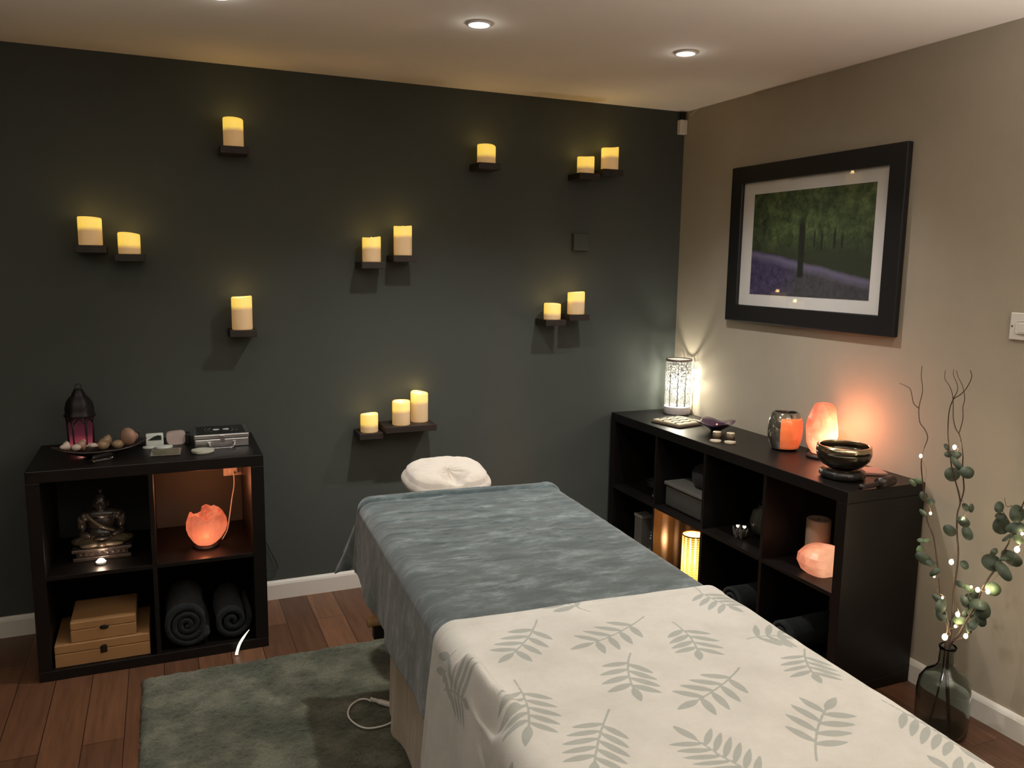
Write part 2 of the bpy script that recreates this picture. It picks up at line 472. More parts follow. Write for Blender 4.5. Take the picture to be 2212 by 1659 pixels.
# ------------------------------------------------------------------ picture, switch, sensor, vent
Y0, Y1, Z0, Z1 = -0.462, -1.492, 1.322, 2.060
pic = thing('framed_picture', 'black framed woodland print with white mount hanging on the beige wall', 'picture', (-0.001, (Y0+Y1)/2, Z0))
fw = 0.080
b = bmesh.new()
box(-0.030, -0.001, Y1, Y0, Z1-fw, Z1, 0.004, b); box(-0.030, -0.001, Y1, Y0, Z0, Z0+fw, 0.004, b)
box(-0.030, -0.001, Y1, Y1+fw, Z0+fw*0.9, Z1-fw*0.9, 0.004, b); box(-0.030, -0.001, Y0-fw, Y0, Z0+fw*0.9, Z1-fw*0.9, 0.004, b)
obj('frame', b, M_blackpaint, pic)
M_mount = mat('white_mount_card', (0.74, 0.71, 0.68), 0.8)
obj('mount', box(-0.012, -0.004, Y1+fw-0.004, Y0-fw+0.004, Z0+fw-0.004, Z1-fw+0.004), M_mount, pic)

def art_mat(y0, y1, z0, z1):
    q = N('woodland_print'); v = q.coord('Object')
    sp = q.n('ShaderNodeSeparateXYZ'); q.l(v, sp.inputs[0])
    def mr(s, a, b):
        n = q.n('ShaderNodeMapRange'); n.inputs['From Min'].default_value = a; n.inputs['From Max'].default_value = b
        q.l(s, n.inputs['Value']); return n.outputs[0]
    U = mr(sp.outputs[1], y0, y1)      # 0 left .. 1 right
    V = mr(sp.outputs[2], z0, z1)      # 0 bottom .. 1 top
    n1 = q.noise(v, 8, 9, 0.75); n2 = q.noise(v, 38, 5, 0.7); n3 = q.noise(v, 4, 4, 0.6)
    leaf = q.ramp(n1, [(0.38, (0.010, 0.018, 0.006, 1)), (0.48, (0.035, 0.062, 0.018, 1)), (0.56, (0.085, 0.125, 0.040, 1)), (0.66, (0.20, 0.25, 0.09, 1))])
    leaf = q.mix(0.5, leaf, q.ramp(n2, [(0.38, (0.010, 0.018, 0.006, 1)), (0.62, (0.11, 0.15, 0.055, 1))]))
    dark = q.mix(q.ramp(V, [(0.35, (1, 1, 1, 1)), (0.62, (0, 0, 0, 1))]), leaf, (0.026, 0.036, 0.016, 1))
    # meadow and path: boundary slopes down to the right
    line = q.math('ADD', V, q.math('MULTIPLY', U, 0.26))
    line = q.math('ADD', line, q.math('MULTIPLY', q.math('SUBTRACT', n3, 0.5), 0.10))
    ground = q.ramp(n2, [(0.35, (0.028, 0.020, 0.055, 1)), (0.6, (0.075, 0.055, 0.135, 1)), (0.8, (0.16, 0.13, 0.20, 1))])
    path = q.ramp(n2, [(0.3, (0.030, 0.030, 0.036, 1)), (0.7, (0.085, 0.083, 0.092, 1))])
    g = q.mix(q.ramp(q.math('ADD', U, q.math('MULTIPLY', V, -0.3)), [(0.22, (0, 0, 0, 1)), (0.42, (1, 1, 1, 1))]), ground, path)
    haze = q.mix(q.ramp(line, [(0.34, (0, 0, 0, 1)), (0.41, (1, 1, 1, 1)), (0.45, (0, 0, 0, 1))]), g, (0.15, 0.13, 0.21, 1))
    c = q.mix(q.ramp(line, [(0.435, (0, 0, 0, 1)), (0.455, (1, 1, 1, 1))]), haze, dark)
    # tree trunk
    tw = q.math('ABSOLUTE', q.math('SUBTRACT', q.math('ADD', U, q.math('MULTIPLY', q.math('SUBTRACT', n1, 0.5), 0.03)), 0.455))
    tr = q.ramp(tw, [(0.020, (1, 1, 1, 1)), (0.030, (0, 0, 0, 1))])
    vm = q.ramp(V, [(0.17, (0, 0, 0, 1)), (0.19, (1, 1, 1, 1)), (0.66, (1, 1, 1, 1)), (0.80, (0, 0, 0, 1))])
    c = q.mix(q.mix(1.0, tr, vm, 'MULTIPLY'), c, (0.012, 0.014, 0.008, 1))
    for (ux, v0, v1, wd) in ((0.62, 0.42, 0.58, 0.004), (0.72, 0.44, 0.60, 0.005), (0.78, 0.44, 0.56, 0.003), (0.56, 0.45, 0.6, 0.003)):
        t2 = q.ramp(q.math('ABSOLUTE', q.math('SUBTRACT', U, ux)), [(wd, (1, 1, 1, 1)), (wd+0.006, (0, 0, 0, 1))])
        vv = q.ramp(V, [(v0, (0, 0, 0, 1)), (v0+0.02, (1, 1, 1, 1)), (v1, (1, 1, 1, 1)), (v1+0.03, (0, 0, 0, 1))])
        c = q.mix(q.mix(1.0, t2, vv, 'MULTIPLY'), c, (0.012, 0.014, 0.008, 1))
    q.l(c, q.b.inputs['Base Color']); q.b.inputs['Roughness'].default_value = 0.7
    return q.m
ay0, ay1, az0, az1 = -0.621, -1.345, 1.457, 1.924
pl = wloc(pic)
obj('print', box(-0.0135, -0.0121, ay1, ay0, az0, az1), art_mat(ay0-pl.y, ay1-pl.y, az0-pl.z, az1-pl.z), pic)
# glazing: thin sheet
qg = N('picture_glass'); 
tr = qg.n('ShaderNodeBsdfTransparent'); gl = qg.n('ShaderNodeBsdfGlossy'); gl.inputs['Roughness'].default_value = 0.03
lw = qg.n('ShaderNodeLayerWeight'); lw.inputs['Blend'].default_value = 0.5; mx = qg.n('ShaderNodeMixShader')
fr = qg.math('ADD', 0.022, qg.math('MULTIPLY', qg.math('POWER', lw.outputs['Facing'], 5.0), 0.9))
qg.l(fr, mx.inputs[0]); qg.l(tr.outputs[0], mx.inputs[1]); qg.l(gl.outputs[0], mx.inputs[2]); qg.l(mx.outputs[0], qg.out.inputs[0])
M_glaze = qg.m
obj('glazing', box(-0.0205, -0.0190, Y1+fw-0.006, Y0-fw+0.006, Z0+fw-0.006, Z1-fw+0.006), M_glaze, pic)

sw = thing('wall_switch', 'white switch plate on the beige wall at the right edge of the photo', 'switch', (0, -1.992, 1.355))
obj('plate', box(-0.010, -0.0005, -2.036, -1.948, 1.356, 1.446, 0.003), M_white, sw)
obj('rocker', box(-0.016, -0.0101, -2.030, -1.975, 1.378, 1.418, 0.006), M_white, sw)
obj('screw', lathe([(0, 0), (0.003, 0), (0.003, 0.0012), (0, 0.0012)], (0, 0, 0), 12), M_chrome, sw)
scr = [c for c in sw.children if c.name.startswith('screw')][0]
scr.rotation_euler = (0, -PI/2, 0); scr.location = Vector((-0.0101, -1.957, 1.401))-sw.location
scr.data.transform(Matrix.Translation(sw.location))

sn = thing('motion_sensor', 'small white alarm sensor box in the top room corner', 'sensor', (-0.024, -0.012, 2.28))
obj('casing', box(-0.049, -0.004, -0.034, -0.001, 2.280, 2.354, 0.004), M_white, sn)
obj('mounting_bracket', box(-0.034, -0.012, -0.020, -0.001, 2.3545, 2.395, 0.002), M_black, sn)
ca = thing('sensor_cable', 'thin white cable running from the corner sensor to the ceiling', 'cable', (-0.004, -0.09, 2.37))
obj('cable_run', tube([(-0.003, -0.052, 2.372), (-0.003, -0.08, 2.385), (-0.003, -0.115, 2.398)], 0.0012, 6), M_cord, ca, True)

vb = thing('wall_vent_box', 'small square box painted the colour of the green wall', 'wall box', (-0.62, 0, 1.655))
obj('cover', box(-0.665, -0.575, -0.030, -0.0005, 1.655, 1.742, 0.003), M_green, vb)

# ------------------------------------------------------------------ wall shelves and candles
# candle (x, shelf top z, height, radius, y)
CN = [(-2.315, 2.050, 0.118, 0.041, -0.085, 'cream LED candle alone near the ceiling at left, its top sloping to the right'),
      (-2.874, 1.630, 0.112, 0.044, -0.085, 'taller LED candle of the far left pair, leftmost on the wall'),
      (-2.734, 1.598, 0.085, 0.042, -0.085, 'squat LED candle of the far left pair, beside the taller one'),
      (-2.304, 1.282, 0.142, 0.043, -0.085, 'tall LED candle alone above the square shelving unit'),
      (-1.731, 1.581, 0.112, 0.042, -0.085, 'medium LED candle of the pair in the middle of the wall'),
      (-1.584, 1.613, 0.135, 0.042, -0.085, 'tallest LED candle of the pair in the middle of the wall'),
      (-1.173, 2.052, 0.086, 0.044, -0.085, 'small LED candle alone high up, between the middle and right groups'),
      (-0.639, 2.035, 0.083, 0.043, -0.085, 'squat LED candle of the upper right pair'),
      (-0.502, 2.061, 0.110, 0.044, -0.085, 'taller LED candle of the upper right pair, nearest the corner'),
      (-0.807, 1.307, 0.082, 0.043, -0.085, 'squat LED candle of the lower right pair'),
      (-0.673, 1.332, 0.113, 0.044, -0.085, 'taller LED candle of the lower right pair'),
      (-1.750, 0.791, 0.087, 0.041, -0.085, 'shortest LED candle of the lowest group, above the face cradle'),
      (-1.602, 0.820, 0.114, 0.042, -0.108, 'medium LED candle of the lowest group, at the left of the wide shelf'),
      (-1.498, 0.820, 0.143, 0.042, -0.058, 'tall LED candle of the lowest group, at the right of the wide shelf')]
M_flame = mat('led_flame', (1, 0.8, 0.4), 0.5, emit=(1.0, 0.72, 0.25), es=6.0)
wax_cache = {}
for i, (x, z, h, r, y, lab) in enumerate(CN):
    t = thing('led_candle', lab, 'candle', (x, y, z+0.0003), 'LED candles on the wall shelves')
    ph = random.uniform(0, 6.28); am = random.uniform(0.002, 0.0045)
    if i in (0, 1, 6): ph = PI*0.9
    if i == 8: ph = 0.2
    def fz(a, k, ph=ph, am=am):
        return (am*math.cos(a-ph)+0.5*am*math.cos(2*a+ph)) if k >= 3 and k <= 8 else 0
    hh = h-0.0003
    prof = [(0, 0), (r*0.95, 0), (r, 0.004), (r, hh-0.012), (r, hh-0.004), (r-0.003, hh), (r-0.007, hh-0.002), (r-0.010, hh-0.010), (r-0.012, hh-0.022), (r-0.016, hh-0.024), (0, hh-0.024)]
    key = (round(h, 3))
    m = wax_mat(hh, 0.048 if h > 0.1 else 0.055)
    obj('wax_body', lathe(prof, (x, y, z+0.0003), 40, fz), m, t, True)
    obj('flame', lathe([(0.0015, -0.024), (0.005, -0.017), (0.0035, -0.006), (0, 0.002)], (x, y, z+hh), 12), M_flame, t, True)
    point('candle_glow', (x, y+0.012, z+hh+0.006), 0.10, (1.0, 0.66, 0.22), 0.01, t)
# shelves: (x0,x1,ztop,label)
SHV = [(-2.372, -2.258, 2.050, 'small black wall shelf under the lone candle near the ceiling at left'),
       (-2.930, -2.818, 1.630, 'leftmost small black wall shelf'),
       (-2.790, -2.678, 1.598, 'small black wall shelf second from the left'),
       (-2.360, -2.248, 1.282, 'small dark wall shelf above the square shelving unit'),
       (-1.787, -1.675, 1.581, 'left dark shelf of the middle pair'),
       (-1.640, -1.530, 1.613, 'right dark shelf of the middle pair, set higher'),
       (-1.228, -1.116, 2.052, 'small dark shelf alone high on the wall'),
       (-0.694, -0.580, 2.035, 'left dark shelf of the upper right pair'),
       (-0.560, -0.446, 2.061, 'right dark shelf of the upper right pair, near the corner'),
       (-0.862, -0.750, 1.307, 'left dark shelf of the lower right pair'),
       (-0.730, -0.615, 1.332, 'right dark shelf of the lower right pair'),
       (-1.806, -1.694, 0.791, 'small dark shelf under the shortest candle, above the face cradle'),
       (-1.690, -1.440, 0.820, 'wide dark wall shelf holding two candles above the face cradle')]
for x0, x1, z, lab in SHV:
    d = 0.156 if x1-x0 > 0.2 else 0.130
    o = obj('wall_shelf', box(x0, x1, -d, -0.0004, z-0.030, z, 0.002), M_blackwood)
    tag(o, lab, 'shelf', 'small candle shelves on the green wall')

# ------------------------------------------------------------------ massage table
TO = Vector((-1.650, -1.075, 0)); TH = math.radians(-2.87)
TM = Matrix.Translation(TO) @ Matrix.Rotation(TH, 4, 'Z')      # local: x across, -y towards the foot
TMi = TM.inverted()
HW, TL = 0.368, 2.02
tb = thing('massage_table', 'padded wooden massage table covered by a beige sheet and two blankets', 'table', TO)
def tobj(name, bm, m, parent=tb, smooth=False):
    if isinstance(bm, bmesh.types.BMesh): bmesh.ops.transform(bm, matrix=TM, verts=bm.verts)
    else: bm.transform(TM)
    return obj(name, bm, m, parent, smooth)
tobj('padded_top', box(-HW+0.012, HW-0.012, -TL, -0.012, 0.675, 0.735, 0.02, seg=4), M_vinyl, smooth=True)
tobj('frame', box(-HW+0.03, HW-0.03, -TL+0.03, -0.04, 0.615, 0.674, 0.004), M_beech)
def leg(x, y, sx):
    b = box(x-0.022, x+0.022, y-0.016, y+0.016, 0.034, 0.614, 0.004)
    return b
for x, y in ((-0.245, -0.16), (0.245, -0.16), (-0.245, -1.86), (0.245, -1.86)):
    lg = tobj('leg', leg(x, y, 1), M_beech)
    f = box(x-0.024, x+0.024, y-0.018, y+0.018, 0.0245, 0.0339, 0.003)
    tobj('rubber_foot', f, M_black, lg)
b = tube([(-0.37, -0.155, 0.372), (-0.268, -0.155, 0.372)], 0.018, 16, 1)
kn = tobj('adjuster_knob', b, M_beech, tb, True)
tobj('knob_grip', box(-0.352, -0.308, -0.172, -0.138, 0.312, 0.3535, 0.004), M_black, kn)

def drape(a, b, x0, x1, yh, yf, z, R, wave, flare=0.10, lift=0.0, seed=1):
    """flat sheet coordinates (a across, b along) -> draped points in table coordinates"""
    xi0, xi1, yi0, yi1 = x0+R, x1-R, yf+R, yh-R
    cx = np.clip(a, xi0, xi1); cy = np.clip(b, yi0, yi1)
    dx = a-cx; dy = b-cy; d = np.hypot(dx, dy)+1e-9
    ux, uy = dx/d, dy/d
    q = R*PI/2
    th = np.minimum(d, q)/R
    hor = R*np.sin(th); drop = R*(1-np.cos(th))
    ex = np.maximum(d-q, 0)
    per = cy*uy*0+np.where(np.abs(ux) > np.abs(uy), b, a)+0.25*np.arctan2(uy, ux)
    amp = np.clip(ex/0.25, 0, 2)
    w = wave*amp*(np.sin(per*17+fbm(per*3, ex*0+0.3, seed)*3.5)*0.5+0.5+0.45*fbm(per*12, ex*3, seed+5))
    hor = hor+flare*ex*0.55+w+lift+0.30*ex*(2*ux*uy)**2
    drop = drop+ex*(1-0.03-0.06*(2*ux*uy)**2)
    return np.stack([cx+ux*hor, cy+uy*hor, z-drop+lift*np.clip(1-ex/0.1, 0, 1)*0], -1)

def apply_TM(V):
    c, s = math.cos(TH), math.sin(TH)
    out = V.copy()
    out[:, 0] = TO.x+V[:, 0]*c-V[:, 1]*s; out[:, 1] = TO.y+V[:, 0]*s+V[:, 1]*c
    return out

def ss(e0, e1, x):
    t = np.clip((x-e0)/(e1-e0), 0, 1); return t*t*(3-2*t)

def solid(o, th, off=-1):
    md = o.modifiers.new('thickness', 'SOLIDIFY'); md.thickness = th; md.offset = off

# beige fitted sheet: visible on the left side below the blankets
na, nb = 220, 330
A, B = np.meshgrid(np.linspace(-HW-0.48, HW+0.30, na), np.linspace(-TL-0.15, -0.56, nb), indexing='ij')
A, B = A.ravel(), B.ravel()
hemvar = 0.012*fbm(B*4, A*0, 3)
V = drape(A, B, -HW, HW, 0.0, -TL, 0.739, 0.025, 0.010, 0.02, seed=31)
V[:, 2] += np.where(V[:, 2] < 0.6, hemvar, 0)
sheet = obj('fitted_sheet', grid_mesh('fitted_sheet', apply_TM(V), na, nb), M_beigecloth)
tag(sheet, 'beige cotton sheet hanging down the side of the massage table under the blankets', 'sheet')
solid(sheet, 0.003)

# blue-grey fleece blanket
def fleece_mat():
    q = N('blue_grey_fleece'); v = q.coord('Object')
    st = q.n('ShaderNodeMapping'); st.inputs['Scale'].default_value = (1.0, 2.4, 1.5); q.l(v, st.inputs[0])
    f = q.noise(st.outputs[0], 8, 9, 0.76); f2 = q.noise(v, 420, 2, 0.6)
    c = q.ramp(f, [(0.40, (0.040, 0.056, 0.060, 1)), (0.49, (0.052, 0.071, 0.075, 1)), (0.56, (0.085, 0.110, 0.115, 1)), (0.66, (0.155, 0.190, 0.196, 1))])
    q.l(c, q.b.inputs['Base Color']); q.b.inputs['Roughness'].default_value = 0.95
    q.b.inputs['Sheen Weight'].default_value = 0.35; q.b.inputs['Sheen Roughness'].default_value = 0.5
    q.b.inputs['Specular IOR Level'].default_value = 0.1
    q.bump(f2, 0.5, 0.002)
    return q.m
na, nb = 300, 330
A, B = np.meshgrid(np.linspace(-HW-0.235, HW+0.24, na), np.linspace(-1.165, 0.135, nb), indexing='ij')
A, B = A.ravel(), B.ravel()
V = drape(A, B, -HW-0.008, HW+0.008, 0.008, -TL-0.5, 0.757, 0.045, 0.018*(0.15+0.85*ss(-1.13, -0.85, B)), 0.10, seed=4)
top = ss(-0.02, 0.03, (HW-0.03)-np.abs(A))*ss(0.02, -0.05, B)
wr = fbm(A*5+fbm(A*2, B*2, 60)*1.5, B*16, 40, 4)
rid = np.clip(1-np.abs(wr)*3.2, 0, 1)**2
V[:, 2] += (0.0035*fbm(A*4, B*7, 44)+0.004*rid*ss(-1.1, -0.3, B))*(0.3+0.7*top)
# doubled, rolled hem along the head end
V[:, 2] += 0.012*ss(-0.060, -0.050, B)*ss(0.03, -0.01, B)
blue = obj('fleece_blanket', grid_mesh('fleece_blanket', apply_TM(V), na, nb), fleece_mat())
tag(blue, 'blue-grey fleece blanket over the head half of the massage table', 'blanket'); solid(blue, 0.004)

# white throw with printed leaves
def to_sheet(px, py, z=0.775):
    p = TMi @ at(px, py, 2, z); return (p.x, p.y)
LEAVES = [  # stem end px, tip px, leaflet count left/right, curve, leaflet len
    ((1160, 1337), (1076, 1433), 4, .06), ((1391, 1330), (1231, 1403), 4, .05), ((1453, 1341), (1512, 1427), 4, .08),
    ((1362, 1409), (1386, 1514), 4, -.07), ((1110, 1468), (1136, 1606), 5, .07), ((1316, 1531), (1282, 1690), 5, -.03),
    ((1597, 1441), (1463, 1533), 4, .05), ((1690, 1712), (1452, 1567), 6, 0.0), ((1764, 1643), (1806, 1506), 4, .06),
    ((1738, 1400), (1774, 1476), 4, -.06), ((1614, 1379), (1715, 1376), 3, .10), ((1500, 1268), (1606, 1322), 4, -.05),
    ((1905, 1514), (2130, 1650), 5, .04), ((1275, 1321), (1150, 1285), 4, 0.0), ((985, 1392), (905, 1400), 2, 0.0),
    ((1000, 1700), (1102, 1614), 4, .08), ((1930, 1700), (1860, 1600), 0, 0.0)]
def leaflets(p0, p1, n, curve):
    p0 = np.array(p0); p1 = np.array(p1); d = p1-p0; L = np.linalg.norm(d); d = d/L
    nr = np.array([-d[1], d[0]]); out = []
    P = lambda t: p0+d*L*t+nr*L*curve*4*t*(1-t)
    bare = 0.22
    tl = 0.76
    segs = [(P(t), P(min(t+0.05, tl))) for t in np.linspace(0, tl-0.02, 12)]
    ll = 0.070; Wd = min(0.0095, L*0.45/max(n-1, 1)*0.32)
    for k in range(n):
        t = bare+(tl-bare-0.09)*k/max(n-1, 1)
        base = P(t); tang = P(t+0.02)-P(t-0.02); tang /= np.linalg.norm(tang)
        nn = np.array([-tang[1], tang[0]])
        s = 1.0-0.16*abs(k-(n-1)/2)/max(n/2, 1)
        for sd in (-1, 1):
            o = 0.03 if sd > 0 else 0.0
            b0 = P(t+o)
            ang = math.radians(60)
            dirv = tang*math.cos(ang)+nn*sd*math.sin(ang)
            out.append((b0, dirv, ll*s, Wd))
    tang = p1-P(tl-0.01); LL = np.linalg.norm(tang); tang /= LL
    out.append((P(tl-0.01), tang, LL, 0.0095))
    return segs, out
na, nb = 420, 300
ax = np.linspace(-HW-0.52, HW+0.22, na); bx = np.linspace(-2.10, -1.085, nb)
A, B = np.meshgrid(ax, bx, indexing='ij'); A, B = A.ravel(), B.ravel()
Fp = np.full(A.shape, -1.0)
all_leaves = []
for s0, s1, n, cv in LEAVES:
    if n: all_leaves.append((to_sheet(*s0), to_sheet(*s1), n, cv))
# the print carries on down the hanging left side and towards the foot
for (a0, b0, ang, n) in [(-0.455, -1.20, -75, 4), (-0.68, -1.30, -100, 4), (-0.70, -1.62, -60, 4),
                         (-0.30, -1.90, -60, 4), (-0.10, -1.99, 30, 4), (0.12, -1.90, -110, 4), (0.30, -2.00, 100, 4), (0.45, -1.35, 80, 4), (0.50, -1.65, -80, 4), (-0.80, -1.2, 60, 4), (-0.82, -1.45, -120, 4)]:
    r_ = math.radians(ang); all_leaves.append(((a0, b0), (a0+0.17*math.cos(r_), b0+0.17*math.sin(r_)), n, 0.06))
for p0, p1, n, cv in all_leaves:
    segs, lf = leaflets(p0, p1, n, cv)
    c0 = (np.array(p0)+np.array(p1))/2; rad = np.linalg.norm(np.array(p1)-np.array(p0))*0.5+0.10
    idx = np.where((np.abs(A-c0[0]) < rad) & (np.abs(B-c0[1]) < rad))[0]
    if len(idx) == 0: continue
    a, b_ = A[idx], B[idx]; f = Fp[idx]
    for (q0, q1) in segs:
        e = q1-q0; L2 = (e**2).sum()+1e-12
        t = np.clip(((a-q0[0])*e[0]+(b_-q0[1])*e[1])/L2, 0, 1)
        f = np.maximum(f, 0.0024-np.hypot(a-q0[0]-t*e[0], b_-q0[1]-t*e[1]))
    for (q0, dv, L, W) in lf:
        u = (a-q0[0])*dv[0]+(b_-q0[1])*dv[1]; v = -(a-q0[0])*dv[1]+(b_-q0[1])*dv[0]
        t = np.clip(u/L, 0, 1)
        wv = W*np.sin(PI*t**0.85)**0.75
        g = np.where((u < 0) | (u > L), -np.hypot(np.where(u < 0, u, u-L), v), wv-np.abs(v))
        f = np.maximum(f, g)
    Fp[idx] = f
V = drape(A, B, -HW-0.016, HW+0.014, 0.5, -TL-0.4, 0.770, 0.052, 0.020, 0.09, seed=12)
# sheet hem and gentle creases
V[:, 2] += 0.0035*fbm(A*5, B*9, 80)+0.004*ss(-1.115, -1.108, B)*0.8
# gathered fold by the left edge (where the throw is caught up)
def seg_dist(pts):
    best = np.full(A.shape, 9.0); tt = np.zeros(A.shape); n = len(pts)-1
    for i in range(n):
        q0, q1 = np.array(pts[i]), np.array(pts[i+1]); e = q1-q0; L2 = (e**2).sum()
        t = np.clip(((A-q0[0])*e[0]+(B-q0[1])*e[1])/L2, 0, 1)
        dd = np.hypot(A-q0[0]-t*e[0], B-q0[1]-t*e[1]); m = dd < best
        best = np.where(m, dd, best); tt = np.where(m, (i+t)/n, tt)
    return best, tt
P1 = [to_sheet(*p) for p in ((985, 1420), (1010, 1427), (1030, 1460), (1058, 1500), (1090, 1525), (1120, 1532))]
d1, t1 = seg_dist(P1)
V[:, 2] += 0.034*np.exp(-(d1/0.017)**2)*np.sin(PI*np.clip(t1*0.95+0.04, 0, 1))**0.7
P2 = [to_sheet(*p) for p in ((1012, 1470), (1030, 1500), (1070, 1545), (1120, 1560))]
d2, t2 = seg_dist(P2)
V[:, 2] -= 0.020*np.exp(-(d2/0.017)**2)*np.sin(PI*t2)
P3 = [to_sheet(*p) for p in ((1000, 1500), (1005, 1560), (1012, 1610), (1040, 1670))]
d3, t3 = seg_dist(P3)
crs = np.exp(-(d3/0.030)**2)*ss(0.0, 0.25, t3)
V[:, 2] += crs*(0.012*fbm(A*22, B*9, 97)-0.016)
V[:, 0] += crs*0.010*fbm(B*14, A*14, 98)
me = grid_mesh('leaf_print_throw', apply_TM(V), na, nb)
at_ = me.attributes.new('leaf_print', 'FLOAT', 'POINT'); at_.data.foreach_set('value', np.clip(Fp/0.008, -1, 1).astype(np.float32))
def throw_mat():
    q = N('leaf_printed_fleece'); v = q.coord('Object')
    an = q.n('ShaderNodeAttribute'); an.attribute_name = 'leaf_print'
    mr = q.n('ShaderNodeMapRange'); mr.inputs['From Min'].default_value = -0.06; mr.inputs['From Max'].default_value = 0.10
    q.l(an.outputs['Fac'], mr.inputs['Value'])
    f = q.noise(v, 7, 7, 0.65)
    cream = q.ramp(f, [(0.35, (0.46, 0.45, 0.42, 1)), (0.6, (0.53, 0.52, 0.49, 1))])
    grey = q.ramp(f, [(0.35, (0.295, 0.305, 0.285, 1)), (0.65, (0.335, 0.350, 0.330, 1))])
    q.l(q.mix(mr.outputs[0], cream, grey), q.b.inputs['Base Color'])
    q.b.inputs['Roughness'].default_value = 0.95; q.b.inputs['Sheen Weight'].default_value = 0.15
    q.b.inputs['Specular IOR Level'].default_value = 0.1
    q.bump(q.noise(v, 300, 2), 0.4, 0.0015)
    return q.m
throw = obj('leaf_print_throw', me, throw_mat())
tag(throw, 'cream throw with grey-green leaf sprigs over the foot half of the massage table', 'blanket'); solid(throw, 0.004)

# face cradle
CC = Vector((-1.650, -0.922, 0.775))
fcr = thing('face_cradle', 'cream covered face cradle cushion at the head end of the table', 'headrest', (CC.x, CC.y, 0.70))
nr, nt = 46, 120
R_, T_ = np.meshgrid(np.linspace(0, 1, nr), np.linspace(0, 2*PI, nt, endpoint=False), indexing='ij')
cu, su = np.cos(T_), np.sin(T_)
# cross-section: from hole centre over the crown, round the rim and under
s = R_
rad = np.where(s < 0.72, s/0.72*0.90, 0.90+0.10*np.sin((s-0.72)/0.28*PI))
zz = np.where(s < 0.72, 0.040*(1-np.clip((rad-0.62)/0.38, 0, 1)**2.4), 0.040*(1-((rad-0.62)/0.38)**2.4)*np.cos(np.clip((s-0.72)/0.28, 0, 1)*PI))
zz = np.where(s > 0.72, 0.012-0.052*(s-0.72)/0.28, zz)
hole = np.exp(-((rad*cu*0.168/0.042)**2+((rad*su*0.150+0.072)/0.060)**2)**1.4)
sqr = 1/((np.abs(cu)**2.7+np.abs(su)**2.7)**(1/2.7)); X = rad*0.168*cu*sqr; Yv = rad*0.142*su*sqr
wrk = fbm(X*28+3, Yv*28, 90, 3)
fan = np.abs(np.sin(T_*7+wrk*2))*np.exp(-((np.hypot(X, Yv+0.07)-0.05)/0.025)**2)
zz = zz-0.045*hole+0.004*wrk*(s < 0.8)+0.005*fan*(s < 0.72)
Vc = np.stack([X, Yv, zz], -1)
tilt = math.radians(9)
Yr = Vc[..., 1]*math.cos(tilt)-Vc[..., 2]*math.sin(tilt); Zr = Vc[..., 1]*math.sin(tilt)+Vc[..., 2]*math.cos(tilt)
Vc = np.stack([Vc[..., 0]+CC.x, Yr+CC.y, Zr+CC.z], -1)
bm = bmesh.new(); vv = [[bm.verts.new(Vc[i, j]) for j in range(nt)] for i in range(1, nr)]
c0v = bm.verts.new(Vc[0, 0])
for j in range(nt):
    bm.faces.new((c0v, vv[0][j], vv[0][(j+1) % nt]))
    for i in range(nr-2):
        bm.faces.new((vv[i][j], vv[i+1][j], vv[i+1][(j+1) % nt], vv[i][(j+1) % nt]))
bm.faces.new([vv[-1][j] for j in range(nt)])
bmesh.ops.recalc_face_normals(bm, faces=bm.faces)
obj('cushion', bm, M_cradle, fcr, True)
b = bmesh.new(); box(CC.x-0.09, CC.x-0.075, -1.10, -0.88, 0.700, 0.716, 0.003, b); box(CC.x+0.075, CC.x+0.09, -1.10, -0.88, 0.700, 0.716, 0.003, b)
box(CC.x-0.09, CC.x+0.09, -0.895, -0.875, 0.700, 0.730, 0.003, b)
obj('support_bars', b, M_beech, fcr)

# rug
def rug():
    x0, x1, y0, y1 = -2.752, -1.42, -3.35, -0.622
    nx, ny = 300, 520
    gx, gy = np.meshgrid(np.linspace(x0, x1, nx), np.linspace(y0, y1, ny), indexing='ij')
    gx, gy = gx.ravel(), gy.ravel()
    e = np.minimum(np.minimum(gx-x0, x1-gx), np.minimum(gy-y0, y1-gy))
    z = 0.012+0.010*ss(0, 0.02, e)+0.0035*fbm(gx*60, gy*60, 7, 2)+0.003*fbm(gx*9, gy*9, 8)
    z = np.where(e < 0.002, 0.001, z)
    jx = 0.006*fbm(gx*80, gy*80, 9, 2); jy = 0.006*fbm(gx*80, gy*80, 19, 2)
    return grid_mesh('rug', np.stack([gx+jx, gy+jy, z], -1), nx, ny)
rg = obj('rug', rug(), M_rug); tag(rg, 'mottled moss green shaggy rug on the wooden floor under the table', 'rug')

# heated-pad cable lying on the rug
def on(px, py, z): return at(px, py, 2, z)
cb = thing('power_cable', 'white cable looped on the rug beside the massage table', 'cable', on(800, 1560, 0.025))
lp = [(862, 1535), (850, 1545), (850, 1556), (860, 1545), (848, 1560), (820, 1570), (790, 1573), (765, 1562), (752, 1545), (757, 1525), (775, 1512), (790, 1511), (800, 1514)]
lp = [(868, 1540), (846, 1560), (820, 1570), (790, 1573), (765, 1562), (752, 1545), (757, 1525), (775, 1512), (790, 1510), (801, 1515)]
obj('cord', tube([on(x, y, 0.032) for x, y in lp], 0.0032, 8, 5), M_cord, cb, True)
pa, pb = on(800, 1510, 0.036), on(850, 1524, 0.036)
dv = (pb-pa); L = dv.length; ang = math.atan2(dv.y, dv.x)
Mx = Matrix.Translation((pa+pb)/2) @ Matrix.Rotation(ang, 4, 'Z')
plug = bmesh.new(); box(-L*0.15, L*0.6, -0.009, 0.009, -0.007, 0.007, 0.004, plug, M=Mx)
for k in range(4): box(-L*0.5+k*0.012, -L*0.5+k*0.012+0.008, -0.0065, 0.0065, -0.0055, 0.0055, 0.002, plug, M=Mx)
